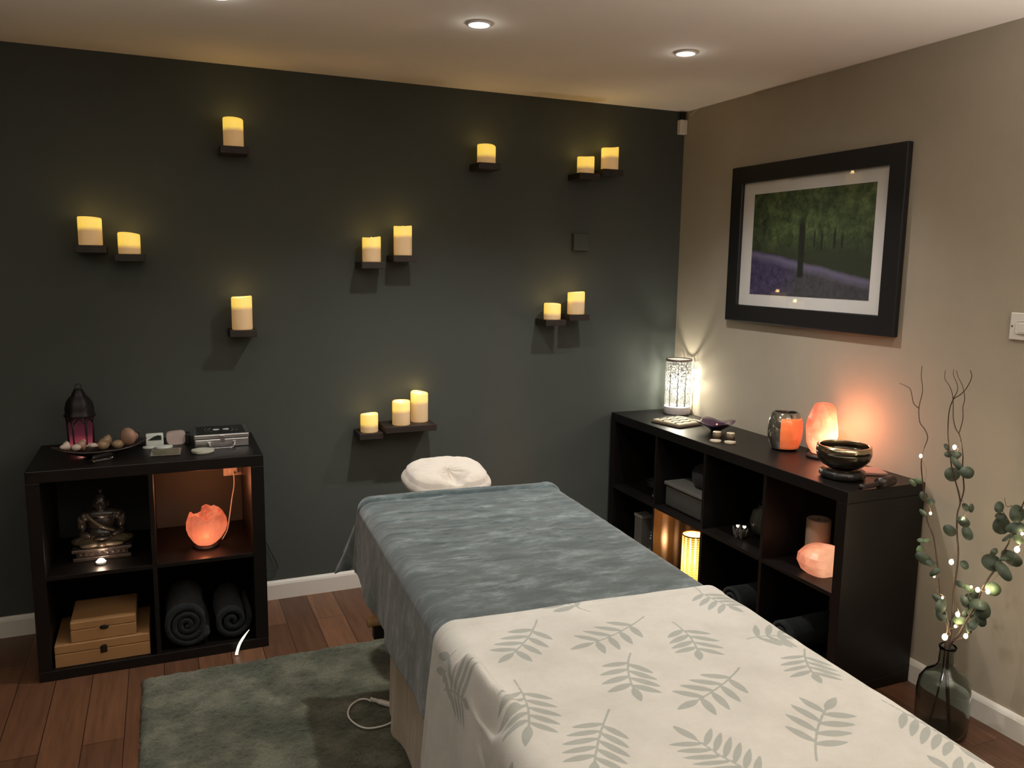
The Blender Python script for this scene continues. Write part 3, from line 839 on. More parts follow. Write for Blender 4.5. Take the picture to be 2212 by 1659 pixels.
box(-L*0.5, -L*0.1, -0.004, 0.004, -0.004, 0.004, 0.001, plug, M=Mx)
obj('connector', plug, M_white, cb)

# white cable end by the square unit, downlight brightness painted in as glow
pts = [Vector((-2.352, -0.497, 0.088)), Vector((-2.372, -0.502, 0.066)), Vector((-2.392, -0.512, 0.040)), Vector((-2.404, -0.522, 0.012)), Vector((-2.406, -0.530, 0.004))]
P = smooth_poly(pts, 5); bm = bmesh.new(); prev = None
for i, p in enumerate(P):
    wdt = 0.006*(0.25+0.75*min(1, i/6.0))
    a = [bm.verts.new(p+Vector((-wdt, 0, 0))), bm.verts.new(p+Vector((wdt, 0, 0))), bm.verts.new(p+Vector((wdt, -0.003, 0.001))), bm.verts.new(p+Vector((-wdt, -0.003, 0.001)))]
    if prev:
        for q in range(4): bm.faces.new((prev[q], prev[(q+1) % 4], a[(q+1) % 4], a[q]))
    else: bm.faces.new(a)
    prev = a
bm.faces.new(prev); bmesh.ops.recalc_face_normals(bm, faces=bm.faces)
M_bright = mat('white_strip_painted_glow', (0.85, 0.85, 0.80), 0.3, emit=(1.0, 0.97, 0.85), es=0.7)
o = obj('white_cable_end', bm, M_bright); tag(o, 'short white cable end, its lit look painted in, curving down in front of the rolled towels', 'light strip')
# thin black cable beside the square unit
pc = [(-2.262, -0.01, 0.50), (-2.250, -0.01, 0.36), (-2.215, -0.012, 0.26), (-2.178, -0.015, 0.17), (-2.190, -0.02, 0.145), (-2.235, -0.025, 0.155), (-2.268, -0.04, 0.17)]
o = obj('black_cable', tube(pc, 0.0018, 6, 5), M_black, None, True); tag(o, 'thin black cable hanging down the green wall beside the square unit', 'cable')

# ------------------------------------------------------------------ things on the square unit
TZ = LH+0.0004
# metal lantern with purple glass
lx, ly = -2.945, -0.162
M_pglass = N('purple_lantern_glass'); q = M_pglass
v = q.coord('Object'); sp = q.n('ShaderNodeSeparateXYZ'); q.l(v, sp.inputs[0])
mr = q.n('ShaderNodeMapRange'); mr.inputs['From Min'].default_value = 0.0; mr.inputs['From Max'].default_value = 0.125
q.l(sp.outputs[2], mr.inputs['Value'])
col = q.ramp(mr.outputs[0], [(0.0, (0.85, 0.20, 0.20, 1)), (0.25, (0.34, 0.055, 0.075, 1)), (0.55, (0.085, 0.018, 0.030, 1)), (1.0, (0.030, 0.007, 0.013, 1))])
q.l(col, q.b.inputs['Emission Color']); q.b.inputs['Emission Strength'].default_value = 0.55
q.b.inputs['Base Color'].default_value = (0.05, 0.008, 0.015, 1); q.b.inputs['Roughness'].default_value = 0.2
M_pglass = q.m
M_iron = mat('dark_iron', (0.012, 0.009, 0.010), 0.5, metal=0.3)
t = thing('metal_lantern', 'dark domed metal lantern with glowing purple glass on the square unit', 'lantern', (lx, ly, TZ))
obj('base', lathe([(0, 0), (0.052, 0), (0.054, 0.006), (0.050, 0.014), (0, 0.014)], (lx, ly, TZ), 6), M_iron, t)
obj('glass_panes', lathe([(0.040, 0.0142), (0.044, 0.075), (0.046, 0.134)], (lx, ly, TZ), 6), M_pglass, t)
b = bmesh.new()
for k in range(6):
    a = 2*PI*k/6
    P0 = Vector((lx+0.043*math.cos(a), ly+0.043*math.sin(a), TZ+0.0145)); P1 = Vector((lx+0.049*math.cos(a), ly+0.049*math.sin(a), TZ+0.134))
    tube([P0, (P0+P1)/2, P1], 0.0038, 6, 1, bm=b)
    # arched tracery between the posts
    a2 = a+PI/3
    A0 = Vector((lx+0.0475*math.cos(a), ly+0.0475*math.sin(a), TZ+0.108)); A1 = Vector((lx+0.0475*math.cos(a2), ly+0.0475*math.sin(a2), TZ+0.108))
    mid = (A0+A1)/2+Vector((0, 0, 0.022))
    tube([A0, A0*0.7+A1*0.3+Vector((0, 0, 0.016)), mid, A0*0.3+A1*0.7+Vector((0, 0, 0.016)), A1], 0.003, 5, 3, bm=b)
obj('frame', b, M_iron, t, True)
def scal(a, i): return 1+0.05*math.cos(6*a)
obj('dome', lathe([(0.046, 0.134), (0.055, 0.138), (0.055, 0.146), (0.050, 0.150), (0.051, 0.170), (0.046, 0.195), (0.034, 0.215), (0.024, 0.224), (0.024, 0.232), (0.019, 0.236), (0.017, 0.246), (0.008, 0.250), (0, 0.251)], (lx, ly, TZ), 36, fr=scal), M_iron, t, True)
obj('ring', tube([(lx+0.011*math.cos(a), ly, TZ+0.258+0.011*math.sin(a)) for a in [2*PI*k/16 for k in range(17)]], 0.002, 6, 1), M_iron, t, True)
M_ember = mat('tealight_flame_glow', (1, 0.6, 0.4), 0.5, emit=(1.0, 0.50, 0.36), es=2.6)
o = obj('tea_light', ball((lx+0.008, ly-0.046, TZ+0.026), (0.012, 0.006, 0.012), 2), M_ember, t, True)
point('lantern_glow', (lx+0.008, ly-0.062, TZ+0.030), 0.05, (1.0, 0.35, 0.35), 0.01, t)

# boat shaped dish with shells
M_dish = mat('dark_glazed_dish', (0.035, 0.026, 0.024), 0.15, spec=0.6)
dx, dy = -2.868, -0.295
ang = math.radians(13)
def boat(a, i): return 1.0
t = thing('boat_dish', 'long dark boat-shaped dish full of shells on the square unit', 'dish', (dx, dy, TZ))
nu, nv_ = 60, 12
bm = bmesh.new(); rows = []
for side in (0, 1):
    for j in range(nv_ if side == 0 else nv_):
        f = j/(nv_-1)
        jj = f if side == 0 else 1-f
        row = []
        for k in range(nu):
            a = 2*PI*k/nu
            ex = 0.045+0.125*jj; ey = 0.020+0.050*jj
            X = ex*abs(math.cos(a))**0.9*(1 if math.cos(a) >= 0 else -1); Y = ey*abs(math.sin(a))**1.35*(1 if math.sin(a) >= 0 else -1)
            z = 0.028*jj**1.7+0.022*jj*abs(math.cos(a))**3
            if side == 1: z += 0.004; X *= 0.985; Y *= 0.97
            row.append(bm.verts.new((dx+X*math.cos(ang)-Y*math.sin(ang), dy+X*math.sin(ang)+Y*math.cos(ang), TZ+z)))
        rows.append(row)
for A_, B_ in zip(rows, rows[1:]):
    for k in range(nu): bm.faces.new((A_[k], A_[(k+1) % nu], B_[(k+1) % nu], B_[k]))
bm.faces.new(list(reversed(rows[0]))); bm.faces.new(rows[-1]); bmesh.ops.recalc_face_normals(bm, faces=bm.faces)
obj('bowl', bm, M_dish, t, True)
M_sh = [mat('pale_shell', (0.55, 0.45, 0.38), 0.35, spec=0.5), mat('tan_shell', (0.26, 0.17, 0.10), 0.3), mat('pink_brown_shell', (0.34, 0.20, 0.14), 0.3)]
def shell(px, lab, k, size, m, rz):
    c = Vector((dx+px[0]*math.cos(ang)-px[1]*math.sin(ang), dy+px[0]*math.sin(ang)+px[1]*math.cos(ang), TZ+px[2]))
    if k == 'spiral':
        def fr(a, i): return 1+0.14*math.sin(a*1+i*0.9)
        L = size
        bm = lathe([(0.0, -L*0.5), (L*0.10, -L*0.45), (L*0.22, -L*0.3), (L*0.20, -L*0.24), (L*0.36, -L*0.08), (L*0.33, 0.0), (L*0.42, L*0.12), (L*0.36, L*0.26), (L*0.18, L*0.34), (0, L*0.36)], (0, 0, 0), 20, fr=fr)
        bmesh.ops.transform(bm, matrix=Matrix.Translation(c) @ Matrix.Rotation(rz, 4, 'Z') @ Matrix.Rotation(PI/2, 4, 'Y'), verts=bm.verts)
    elif k == 'fan':
        bm = bmesh.new(); n = 32; cc = bm.verts.new((0, 0, size*0.30)); cb_ = bm.verts.new((0, 0, 0.0)); r1 = []; r2 = []
        for j in range(n):
            a = 2*PI*j/n; rr = size*0.5*(0.78+0.22*math.cos(a))*(1+0.05*math.cos(12*a))
            r1.append(bm.verts.new((rr*0.62*math.cos(a), rr*0.62*math.sin(a), size*0.24+0.02*size*math.cos(12*a)))); r2.append(bm.verts.new((rr*math.cos(a), rr*math.sin(a), 0.002)))
        for j in range(n):
            j2 = (j+1) % n
            bm.faces.new((cc, r1[j], r1[j2])); bm.faces.new((r1[j], r2[j], r2[j2], r1[j2])); bm.faces.new((cb_, r2[j2], r2[j]))
        bmesh.ops.transform(bm, matrix=Matrix.Translation(c) @ Matrix.Rotation(rz, 4, 'Z'), verts=bm.verts)
    else:
        bm = ball((0, 0, 0), (size*0.5, size*0.42, size*0.38), 3)
        for v_ in bm.verts: v_.co *= 1+0.09*mnoise.noise(v_.co*45+Vector(px)*50)
        bmesh.ops.transform(bm, matrix=Matrix.Translation(c) @ Matrix.Rotation(rz, 4, 'Z'), verts=bm.verts)
    o = obj('seashell', bm, m, None, True); tag(o, lab, 'seashell', 'shells in the boat-shaped dish')
shell((-0.120, 0.0, 0.050), 'pale pointed shell at the left tip of the boat-shaped dish', 'spiral', 0.045, M_sh[0], 0.5)
shell((-0.085, -0.006, 0.043), 'round white shell near the left tip of the boat-shaped dish', 'round', 0.034, M_sh[0], 0)
shell((-0.030, 0.004, 0.037), 'pale fan shell in the left middle of the boat-shaped dish', 'fan', 0.052, M_sh[0], 1.0)
shell((-0.065, 0.026, 0.042), 'brown spiral shell behind the round white one', 'spiral', 0.055, M_sh[2], 0.3)
shell((0.012, 0.016, 0.037), 'tan knobbly shell in the middle of the boat-shaped dish', 'round', 0.050, M_sh[1], 0.7)
shell((0.030, 0.040, 0.048), 'tan spiral shell at the back of the boat-shaped dish', 'spiral', 0.055, M_sh[1], 0.1)
shell((0.062, -0.004, 0.038), 'glossy tan shell right of the middle of the dish', 'round', 0.046, M_sh[1], 0.2)
shell((0.108, 0.006, 0.062), 'large smooth brown shell leaning at the right end of the dish', 'spiral', 0.085, M_sh[2], PI+0.9)
# clear glass crystal in front of the dish
c = Vector((-2.853, -0.405, TZ+0.017))
bm = bmesh.new()
for k in range(7):
    ca_, sa_ = math.cos(0.9), math.sin(0.9)
pr_ = lathe([(0, -0.05), (0.013, -0.036), (0.014, 0.030), (0, 0.048)], (0, 0, 0), 6)
bmesh.ops.transform(pr_, matrix=Matrix.Translation(c) @ Matrix.Rotation(0.6, 4, 'Z') @ Matrix.Rotation(PI/2, 4, 'Y'), verts=pr_.verts)
o = obj('glass_point', pr_, M_glass); tag(o, 'clear glass crystal point lying in front of the shell dish', 'crystal')
# dark fabric pouch behind
bm = ball((0, 0, 0), (0.042, 0.035, 0.028), 3)
for v_ in bm.verts: v_.co *= 1+0.12*mnoise.noise(v_.co*40)
for v_ in bm.verts: v_.co.z = max(v_.co.z, -0.018)
ball((0.01, 0, 0.030), (0.016, 0.014, 0.010), 2, bm=bm)
me_ = remesh(bm, 0.003); me_.transform(Matrix.Translation((-2.752, -0.135, TZ+0.020)))
o = obj('drawstring_pouch', me_, mat('black_velvet', (0.012, 0.012, 0.012), 0.9, sheen=0.3), None, True); tag(o, 'small black pouch against the wall behind the shell dish', 'pouch')

# agate slabs
def slab(name, cx, cy, w_, h_, d_, m, rz, tilt, lab, cat, shape='square'):
    bm = bmesh.new(); n = 20; pts = []
    for j in range(n):
        a = 2*PI*j/n
        e = 4.0
        X = w_/2*math.copysign(abs(math.cos(a))**(2/e), math.cos(a)); Z = h_/2*math.copysign(abs(math.sin(a))**(2/e), math.sin(a))
        k = 1+0.035*math.sin(3*a+cx*90)
        pts.append((X*k, Z*k+h_/2))
    zmin = min(p[1] for p in pts)
    F = [bm.verts.new((x, -d_/2, z-zmin)) for x, z in pts]; B_ = [bm.verts.new((x, d_/2, z-zmin)) for x, z in pts]
    bm.faces.new(F); bm.faces.new(list(reversed(B_)))
    for j in range(n): bm.faces.new((F[j], B_[j], B_[(j+1) % n], F[(j+1) % n]))
    bmesh.ops.recalc_face_normals(bm, faces=bm.faces)
    M_ = Matrix.Translation((cx, cy, TZ)) @ Matrix.Rotation(rz, 4, 'Z') @ Matrix.Rotation(tilt, 4, 'X')
    bmesh.ops.transform(bm, matrix=M_, verts=bm.verts)
    zm = min(v_.co.z for v_ in bm.verts)
    bmesh.ops.translate(bm, vec=(0, 0, TZ-zm), verts=bm.verts)
    o = obj(name, bm, m, None, False); return tag(o, lab, cat)
M_selen = mat('white_selenite', (0.62, 0.66, 0.62), 0.35, var=0.1); M_rose = mat('rose_quartz', (0.50, 0.40, 0.37), 0.35, var=0.15)
sl = thing('stone_block', 'white stone block with a dark wedge on its face, beside the shell dish', 'stone', (-2.672, -0.178, TZ))
bm = box(-2.708, -2.640, -0.190, -0.165, TZ, TZ+0.052, 0.005)
obj('block', bm, M_selen, sl)
bm = bmesh.new()
vs = [(-2.700, TZ+0.026), (-2.648, TZ+0.026), (-2.648, TZ+0.042), (-2.660, TZ+0.046), (-2.676, TZ+0.041)]
F = [bm.verts.new((x, -0.1906, z)) for x, z in vs]; G = [bm.verts.new((x, -0.1922, z)) for x, z in vs]
bm.faces.new(F); bm.faces.new(G)
for j in range(5): bm.faces.new((F[j], G[j], G[(j+1) % 5], F[(j+1) % 5]))
bmesh.ops.recalc_face_normals(bm, faces=bm.faces)
dk = obj('dark_inlay', bm, mat('dark_slate', (0.02, 0.025, 0.025), 0.3), sl); dk['label'] = 'dark grey wedge'
slab('rose_quartz_block', -2.592, -0.175, 0.074, 0.056, 0.028, M_rose, 0.08, 0, 'pale pink upright stone block left of the silver case', 'stone')
def disc_(name, x, y, rx, ry, h, m, lab, cat, rot=0.0, z=TZ):
    bm = lathe([(0, 0), (0.93, 0), (1.0, h*0.4), (0.97, h), (0, h)], (0, 0, 0), 36, fr=lambda a, i: 1+0.03*math.sin(3*a+x*40))
    for v_ in bm.verts: v_.co.x *= rx; v_.co.y *= ry
    bmesh.ops.transform(bm, matrix=Matrix.Translation((x, y, z)) @ Matrix.Rotation(rot, 4, 'Z'), verts=bm.verts)
    o = obj(name, bm, m, None, False); return tag(o, lab, cat)
disc_('oval_stone', -2.690, -0.222, 0.030, 0.016, 0.008, M_selen, 'small white oval stone lying before the white stone block', 'stone', 0.2)
disc_('oval_dish', -2.640, -0.240, 0.034, 0.022, 0.010, M_selen, 'white oval soap-like stone in front of the pink block', 'stone', 0.1)
disc_('round_stone_slice', -2.497, -0.372, 0.044, 0.040, 0.012, mat('pale_green_onyx', (0.42, 0.42, 0.34), 0.3, var=0.1), 'round pale green stone slice in front of the silver case', 'stone')
# glass coaster with pattern
t = thing('glass_coaster', 'square glass coaster with a greenish printed panel on the square unit', 'coaster', (-2.632, -0.325, TZ))
Mx = Matrix.Translation((-2.632, -0.325, TZ)) @ Matrix.Rotation(-0.06, 4, 'Z')
obj('glass_plate', box(-0.056, 0.056, -0.060, 0.060, 0, 0.004, 0.001, M=Mx), mat('greenish_glass', (0.13, 0.12, 0.09), 0.15, spec=0.6), t)
obj('printed_panel', box(-0.045, 0.045, -0.045, 0.045, 0.0041, 0.0052, M=Mx), mat('mottled_olive_print', (0.13, 0.115, 0.07), 0.35, var=0.5, vs=70), t)
# black charging block behind
o = obj('black_speaker', box(-2.556, -2.536, -0.20, -0.14, TZ, TZ+0.045, 0.004), M_black); tag(o, 'small black box between the pink stone and the silver case', 'box')

# silver case
cx0, cx1, cy0, cy1, ch = -2.523, -2.312, -0.300, -0.118, 0.056
t = thing('silver_case', 'small silver case with black patterned lid and chrome handle on the square unit', 'case', ((cx0+cx1)/2, (cy0+cy1)/2, TZ))
obj('body', box(cx0, cx1, cy0, cy1, TZ, TZ+0.036, 0.004), M_brushed, t)
ld = obj('lid', box(cx0-0.002, cx1+0.002, cy0-0.002, cy1+0.002, TZ+0.0364, TZ+ch, 0.004), M_brushed, t)
M_lidp = mat('black_gloss_panel', (0.010, 0.010, 0.010), 0.15, spec=0.5)
obj('lid_panel', box(cx0+0.010, cx1-0.012, cy0+0.012, cy1-0.008, TZ+ch+0.0002, TZ+ch+0.0016), M_lidp, ld)
bm = bmesh.new(); mx_, my_ = (cx0+cx1)/2+0.002, (cy0+cy1)/2
for sx_ in (-1, 1):
    bb = lathe([(0, 0), (1, 0), (1, 0.0012), (0, 0.0012)], (0, 0, 0), 24)
    for v_ in bb.verts: v_.co.x *= 0.013; v_.co.y *= 0.011*(1+sx_*v_.co.x*35)
    bmesh.ops.translate(bb, vec=(mx_+sx_*0.019, my_, TZ+ch+0.0018), verts=bb.verts); merge(bm, bb)
obj('butterfly_motif', bm, mat('white_enamel', (0.75, 0.75, 0.72), 0.3), ld)
for sx_ in (-1, 1):
    bm = bmesh.new()
    tube([(mx_+sx_*(0.034+0.030*math.sin(a)*0.6), my_+0.034*math.cos(a), TZ+ch+0.0026) for a in [0.25+k*(PI-0.5)/10 for k in range(11)]], 0.0009, 5, 2, bm=bm)
    tube([(mx_+sx_*(0.050+0.026*math.sin(a)*0.6), my_+0.040*math.cos(a), TZ+ch+0.0026) for a in [0.4+k*(PI-0.8)/10 for k in range(11)]], 0.0006, 5, 2, bm=bm)
    obj('scroll_motif', bm, mat('grey_enamel', (0.20, 0.20, 0.19), 0.3), ld, True)
hx0, hx1 = mx_-0.052, mx_+0.046
hz = TZ+0.020
pth = [(hx0, cy0-0.001, hz), (hx0, cy0-0.018, hz-0.006), (hx0+0.008, cy0-0.036, hz-0.012), (hx0+0.020, cy0-0.040, hz-0.014), (mx_, cy0-0.040, hz-0.014), (hx1-0.020, cy0-0.040, hz-0.014), (hx1-0.008, cy0-0.036, hz-0.012), (hx1, cy0-0.018, hz-0.006), (hx1, cy0-0.001, hz)]
obj('handle', tube(pth, 0.0032, 10, 3), M_chrome, t, True)
bm = box(mx_-0.009, mx_+0.009, cy0-0.007, cy0-0.0022, TZ+0.022, TZ+0.050, 0.0015)
box(mx_-0.005, mx_+0.005, cy0-0.010, cy0-0.0072, TZ+0.038, TZ+0.052, 0.001, bm)
obj('latch', bm, M_chrome, t)
for hx in (hx0, hx1): obj('handle_mount', box(hx-0.006, hx+0.006, cy0-0.006, cy0-0.0002, hz-0.006, hz+0.006, 0.0015), M_chrome, t)

# ------------------------------------------------------------------ inside the square unit
BF = 0.0404; SF = 0.4084
M_box = mat('light_bamboo_wood', (0.31, 0.165, 0.068), 0.45, var=0.12, vs=8)
def wood_box(x0, x1, y0, y1, z, h, lab, clasp_x, oval):
    t = thing('wooden_box', lab, 'box', ((x0+x1)/2, (y0+y1)/2, z), 'wooden boxes in the square unit')
    hb = h*0.60
    obj('base', box(x0, x1, y0, y1, z, z+hb, 0.003), M_box, t)
    obj('lid', box(x0, x1, y0, y1, z+hb+0.0006, z+h, 0.004, seg=3), M_box, t)
    zc = z+hb
    if oval:
        bm = lathe([(0, 0), (0.016, 0), (0.016, 0.002), (0.012, 0.003), (0, 0.003)], (0, 0, 0), 24)
        for v_ in bm.verts: v_.co.y *= 0.6
        bmesh.ops.transform(bm, matrix=Matrix.Translation((clasp_x, y0-0.0002, zc)) @ Matrix.Rotation(PI/2, 4, 'X'), verts=bm.verts)
        cl = obj('clasp', bm, M_brass, t, True)
        obj('catch', box(clasp_x-0.005, clasp_x+0.005, y0-0.006, y0-0.0034, zc-0.006, zc+0.004, 0.001), M_brass, cl)
    else:
        bm = box(clasp_x-0.012, clasp_x+0.012, y0-0.003, y0-0.0002, zc-0.016, zc+0.012, 0.002)
        cl = obj('clasp', bm, M_brass, t)
        obj('catch', box(clasp_x-0.006, clasp_x+0.010, y0-0.007, y0-0.0032, zc-0.004, zc+0.018, 0.002), M_brass, cl)
wood_box(-3.052, -2.722, -0.474, -0.20, BF, 0.088, 'large pale wooden box with clasp at the bottom of the square unit', -2.885, False)
wood_box(-2.996, -2.768, -0.466, -0.24, BF+0.0884, 0.080, 'smaller pale wooden box stacked on the large wooden box', -2.880, True)

# rolled towels: spiral cross-section extruded
def roll(name, cx, cz, r, turns, y0, y1, th, m, lab, group, ph=0.0, axis='y', squash=1.0, cat='towel'):
    n = int(turns*30); inner = 0.012
    out = []; inn = []
    for k in range(n+1):
        a = ph+2*PI*turns*k/n; rr = inner+(r-inner)*k/n
        wob = 1+0.03*math.sin(a*1.7+ph)
        out.append((rr*wob*math.cos(a), rr*wob*math.sin(a)*squash)); r2 = max(rr-th, 0.003)
        inn.append((r2*wob*math.cos(a), r2*wob*math.sin(a)*squash))
    bm = bmesh.new(); ns = 8; secs = []
    for s in range(ns+1):
        f = s/ns; y = y0+(y1-y0)*f; e = 0.002*math.sin(f*9+ph)
        if axis == 'y': P_ = lambda u_, w_: (cx+u_+e, y, cz+w_)
        else: P_ = lambda u_, w_: (y, cx+u_+e, cz+w_)
        secs.append(([bm.verts.new(P_(*p)) for p in out], [bm.verts.new(P_(*p)) for p in inn]))
    for (O0, I0), (O1, I1) in zip(secs, secs[1:]):
        for k in range(n):
            bm.faces.new((O0[k], O0[k+1], O1[k+1], O1[k])); bm.faces.new((I0[k+1], I0[k], I1[k], I1[k+1]))
        bm.faces.new((O0[0], O1[0], I1[0], I0[0])); bm.faces.new((O0[n], I0[n], I1[n], O1[n]))
    for O, I in (secs[0], secs[-1]):
        for k in range(n): bm.faces.new((O[k], I[k], I[k+1], O[k+1]))
    bmesh.ops.recalc_face_normals(bm, faces=bm.faces)
    o = obj(name, bm, m, None, True); return tag(o, lab, cat, group)
M_towel = mat('charcoal_terry_towel', (0.018, 0.021, 0.022), 1.0, var=0.3, vs=25, bump=1.0, bs=350, sheen=0.08, spec=0.05)
roll('rolled_towel', -2.583, BF+0.097, 0.094, 3.3, -0.472, -0.16, 0.020, M_towel, 'large rolled charcoal towel at the bottom of the square unit', 'rolled charcoal towels', 3.9)
roll('rolled_towel', -2.411, BF+0.082, 0.078, 2.2, -0.462, -0.16, 0.020, M_towel, 'smaller rolled charcoal towel, right of the larger roll', 'rolled charcoal towels', 5.2)

# salt crystal bowl lamp
M_saltA = salt_mat('lit_salt_bowl', 0, 0.13, (0.58, 0.25), (0.50, 0.055, 0.022, 1), (0.98, 0.17, 0.075, 1), (1.0, 0.24, 0.11, 1), (0, -0.03, 0.06), 11)
bx, by = -2.497, -0.335
t = thing('salt_bowl_lamp', 'glowing orange salt crystal bowl lamp in the square unit', 'lamp', (bx, by, SF))
obj('base', lathe([(0, 0), (0.050, 0), (0.052, 0.006), (0.046, 0.014), (0, 0.014)], (bx, by, SF)), M_blackwood, t, True)
def lump(a, i): return 1+0.05*math.sin(3*a+i*0.4)+0.04*math.sin(5*a+1+i*0.2)
def rimz(a, i): return (0.008*math.sin(2*a+1)+0.006*math.sin(5*a)) if i in (6, 7, 8) else 0
obj('bowl', lathe([(0, 0.0145), (0.040, 0.0145), (0.056, 0.030), (0.073, 0.058), (0.080, 0.085), (0.077, 0.115), (0.066, 0.136), (0.060, 0.138), (0.056, 0.128), (0.062, 0.095), (0.045, 0.060), (0, 0.055)], (bx, by, SF), 22, rimz, fr=lump), M_saltA, t, False)
M_saltC = salt_mat('lit_salt_chunk', 0, 0.05, (0.60, 0.25), (0.55, 0.07, 0.03, 1), (1.0, 0.24, 0.11, 1), None, (0, 0, 0), 16)
for k, (ox, oy, oz, r_) in enumerate([(0.030, -0.005, 0.122, 0.032), (-0.008, 0.020, 0.120, 0.030), (0.036, 0.025, 0.142, 0.026), (-0.034, 0.012, 0.118, 0.026), (0.008, 0.030, 0.150, 0.024), (0.046, -0.022, 0.124, 0.020), (0.0, -0.028, 0.105, 0.024)]):
    bm = ball((0, 0, 0), (r_, r_*0.8, r_*0.85), 1)
    for v_ in bm.verts: v_.co *= 1+0.25*mnoise.noise(v_.co*40+Vector((k, 0, 0)))
    bmesh.ops.translate(bm, vec=(bx+ox, by+oy, SF+oz), verts=bm.verts)
    obj('salt_chunk', bm, M_saltC, t)
point('salt_glow', (bx+0.0, by+0.125, SF+0.23), 1.5, (1.0, 0.30, 0.12), 0.05, t)
point('salt_glow', (bx-0.01, by-0.105, SF+0.04), 0.22, (1.0, 0.28, 0.11), 0.025, t)
# socket and lead
t = thing('power_socket', 'white power socket on the green wall seen through the square unit', 'socket', (-2.358, 0, 0.62))
obj('plate', box(-2.400, -2.315, -0.010, -0.0005, 0.615, 0.675, 0.003), M_white, t)
obj('plug', box(-2.378, -2.340, -0.034, -0.0102, 0.628, 0.662, 0.006), M_white, t)
o = obj('lamp_cable', tube([(-2.358, -0.040, 0.640), (-2.360, -0.060, 0.58), (-2.374, -0.100, 0.53), (-2.390, -0.16, 0.47), (-2.405, -0.22, 0.430), (-2.430, -0.285, 0.4125)], 0.003, 8, 6), M_cord, None, True)
tag(o, 'pale lamp cable running from the socket down to the salt bowl lamp', 'cable')

# seated statue
stx, sty, stz = -2.880, -0.295, SF
M_stat = mat('bronzed_resin', (0.035, 0.026, 0.021), 0.28, var=0.35, vs=30, bump=0.3, bs=120, spec=0.6)
M_robe = mat('worn_gold_resin', (0.085, 0.063, 0.038), 0.3, var=0.4, vs=40, bump=0.4, bs=120, spec=0.6)
t = thing('meditating_statue', 'dark seated meditating figure statue inside the square unit', 'statue', (stx, sty, stz))
bm = bmesh.new()
box(stx-0.103, stx+0.103, sty-0.062, sty+0.060, stz, stz+0.014, 0.003, bm); box(stx-0.092, stx+0.092, sty-0.054, sty+0.054, stz+0.0142, stz+0.034, 0.002, bm)
box(stx-0.107, stx+0.107, sty-0.064, sty+0.062, stz+0.0342, stz+0.048, 0.004, bm)
for k in range(9):
    X = stx-0.080+k*0.020
    ball((X, sty-0.054, stz+0.024), (0.008, 0.005, 0.008), 1, bm=bm)
obj('pedestal', bm, M_stat, t, False)
def RZ(a): return Matrix.Rotation(math.radians(a), 4, 'Z')
def RY(a): return Matrix.Rotation(math.radians(a), 4, 'Y')
O = Vector((stx, sty, stz+0.045))
bm = bmesh.new()
B = lambda c, r, M_=None: ball(O+Vector(c), r, 3, M_, bm)
B((0, 0.015, 0.040), (0.052, 0.038, 0.036)); B((0, 0.014, 0.085), (0.050, 0.031, 0.045)); B((0, 0.012, 0.120), (0.062, 0.028, 0.024))
B((-0.060, 0.012, 0.114), (0.021, 0.022, 0.021)); B((0.060, 0.012, 0.114), (0.021, 0.022, 0.021))
for s in (-1, 1):
    B((s*0.073, 0.010, 0.085), (0.017, 0.019, 0.038), RY(s*10)); B((s*0.062, -0.014, 0.046), (0.030, 0.015, 0.014), RZ(s*38))
B((0, 0.008, 0.140), (0.018, 0.018, 0.016)); B((0, 0.004, 0.172), (0.027, 0.029, 0.034)); B((0, -0.004, 0.158), (0.019, 0.021, 0.015))
B((0, -0.0265, 0.168), (0.005, 0.006, 0.010)); B((0, -0.0235, 0.156), (0.010, 0.004, 0.003))
for s in (-1, 1):
    B((s*0.027, 0.006, 0.166), (0.004, 0.008, 0.016)); B((s*0.011, -0.0225, 0.176), (0.007, 0.004, 0.003))
B((0, -0.040, 0.036), (0.030, 0.015, 0.009))
obj('body', remesh(bm, 0.0022, 2), M_stat, t, True)
bm = bmesh.new()
B((0, 0.010, 0.190), (0.026, 0.027, 0.020)); B((0, 0.010, 0.213), (0.012, 0.012, 0.013))
obj('hair', remesh(bm, 0.0022, 1), M_stat, t, True)
bm = bmesh.new()
for s in (-1, 1):
    B((s*0.062, -0.008, 0.018), (0.052, 0.036, 0.019), RZ(s*22)); B((s*0.030, -0.042, 0.013), (0.050, 0.018, 0.012), RZ(-s*12))
    for k in range(5):
        tube([O+Vector((s*(0.012+k*0.015), -0.052+k*0.006, 0.008)), O+Vector((s*(0.020+k*0.018), -0.036+k*0.003, 0.028)), O+Vector((s*(0.014+k*0.010), -0.010, 0.040))], 0.0035, 6, 3, bm=bm)
B((0, -0.050, 0.012), (0.020, 0.012, 0.011))
tube([O+Vector((-0.052, -0.006, 0.128)), O+Vector((-0.030, -0.021, 0.105)), O+Vector((0.004, -0.026, 0.078)), O+Vector((0.045, -0.016, 0.055))], 0.007, 8, 4, bm=bm)
obj('robe', remesh(bm, 0.0022, 1), M_robe, t, True)
M_puck = mat('lit_led_dome', (1, 0.85, 0.7), 0.4, emit=(1.0, 0.74, 0.55), es=3.0)
t = thing('led_tea_light', 'small glowing white tea light in front of the seated statue', 'tea light', (-2.882, -0.405, SF))
obj('cup', lathe([(0, 0), (0.018, 0), (0.019, 0.010), (0.017, 0.010), (0.016, 0.004), (0, 0.004)], (-2.882, -0.405, SF), 24), M_white, t, True)
obj('light_dome', lathe([(0.0155, 0.0045), (0.015, 0.013), (0.009, 0.020), (0, 0.023)], (-2.882, -0.405, SF), 24), M_puck, t, True)
point('tea_light_glow', (-2.882, -0.408, SF+0.036), 0.30, (1.0, 0.72, 0.52), 0.012, t)

# ------------------------------------------------------------------ things on the long unit
UZ = RH+0.0004
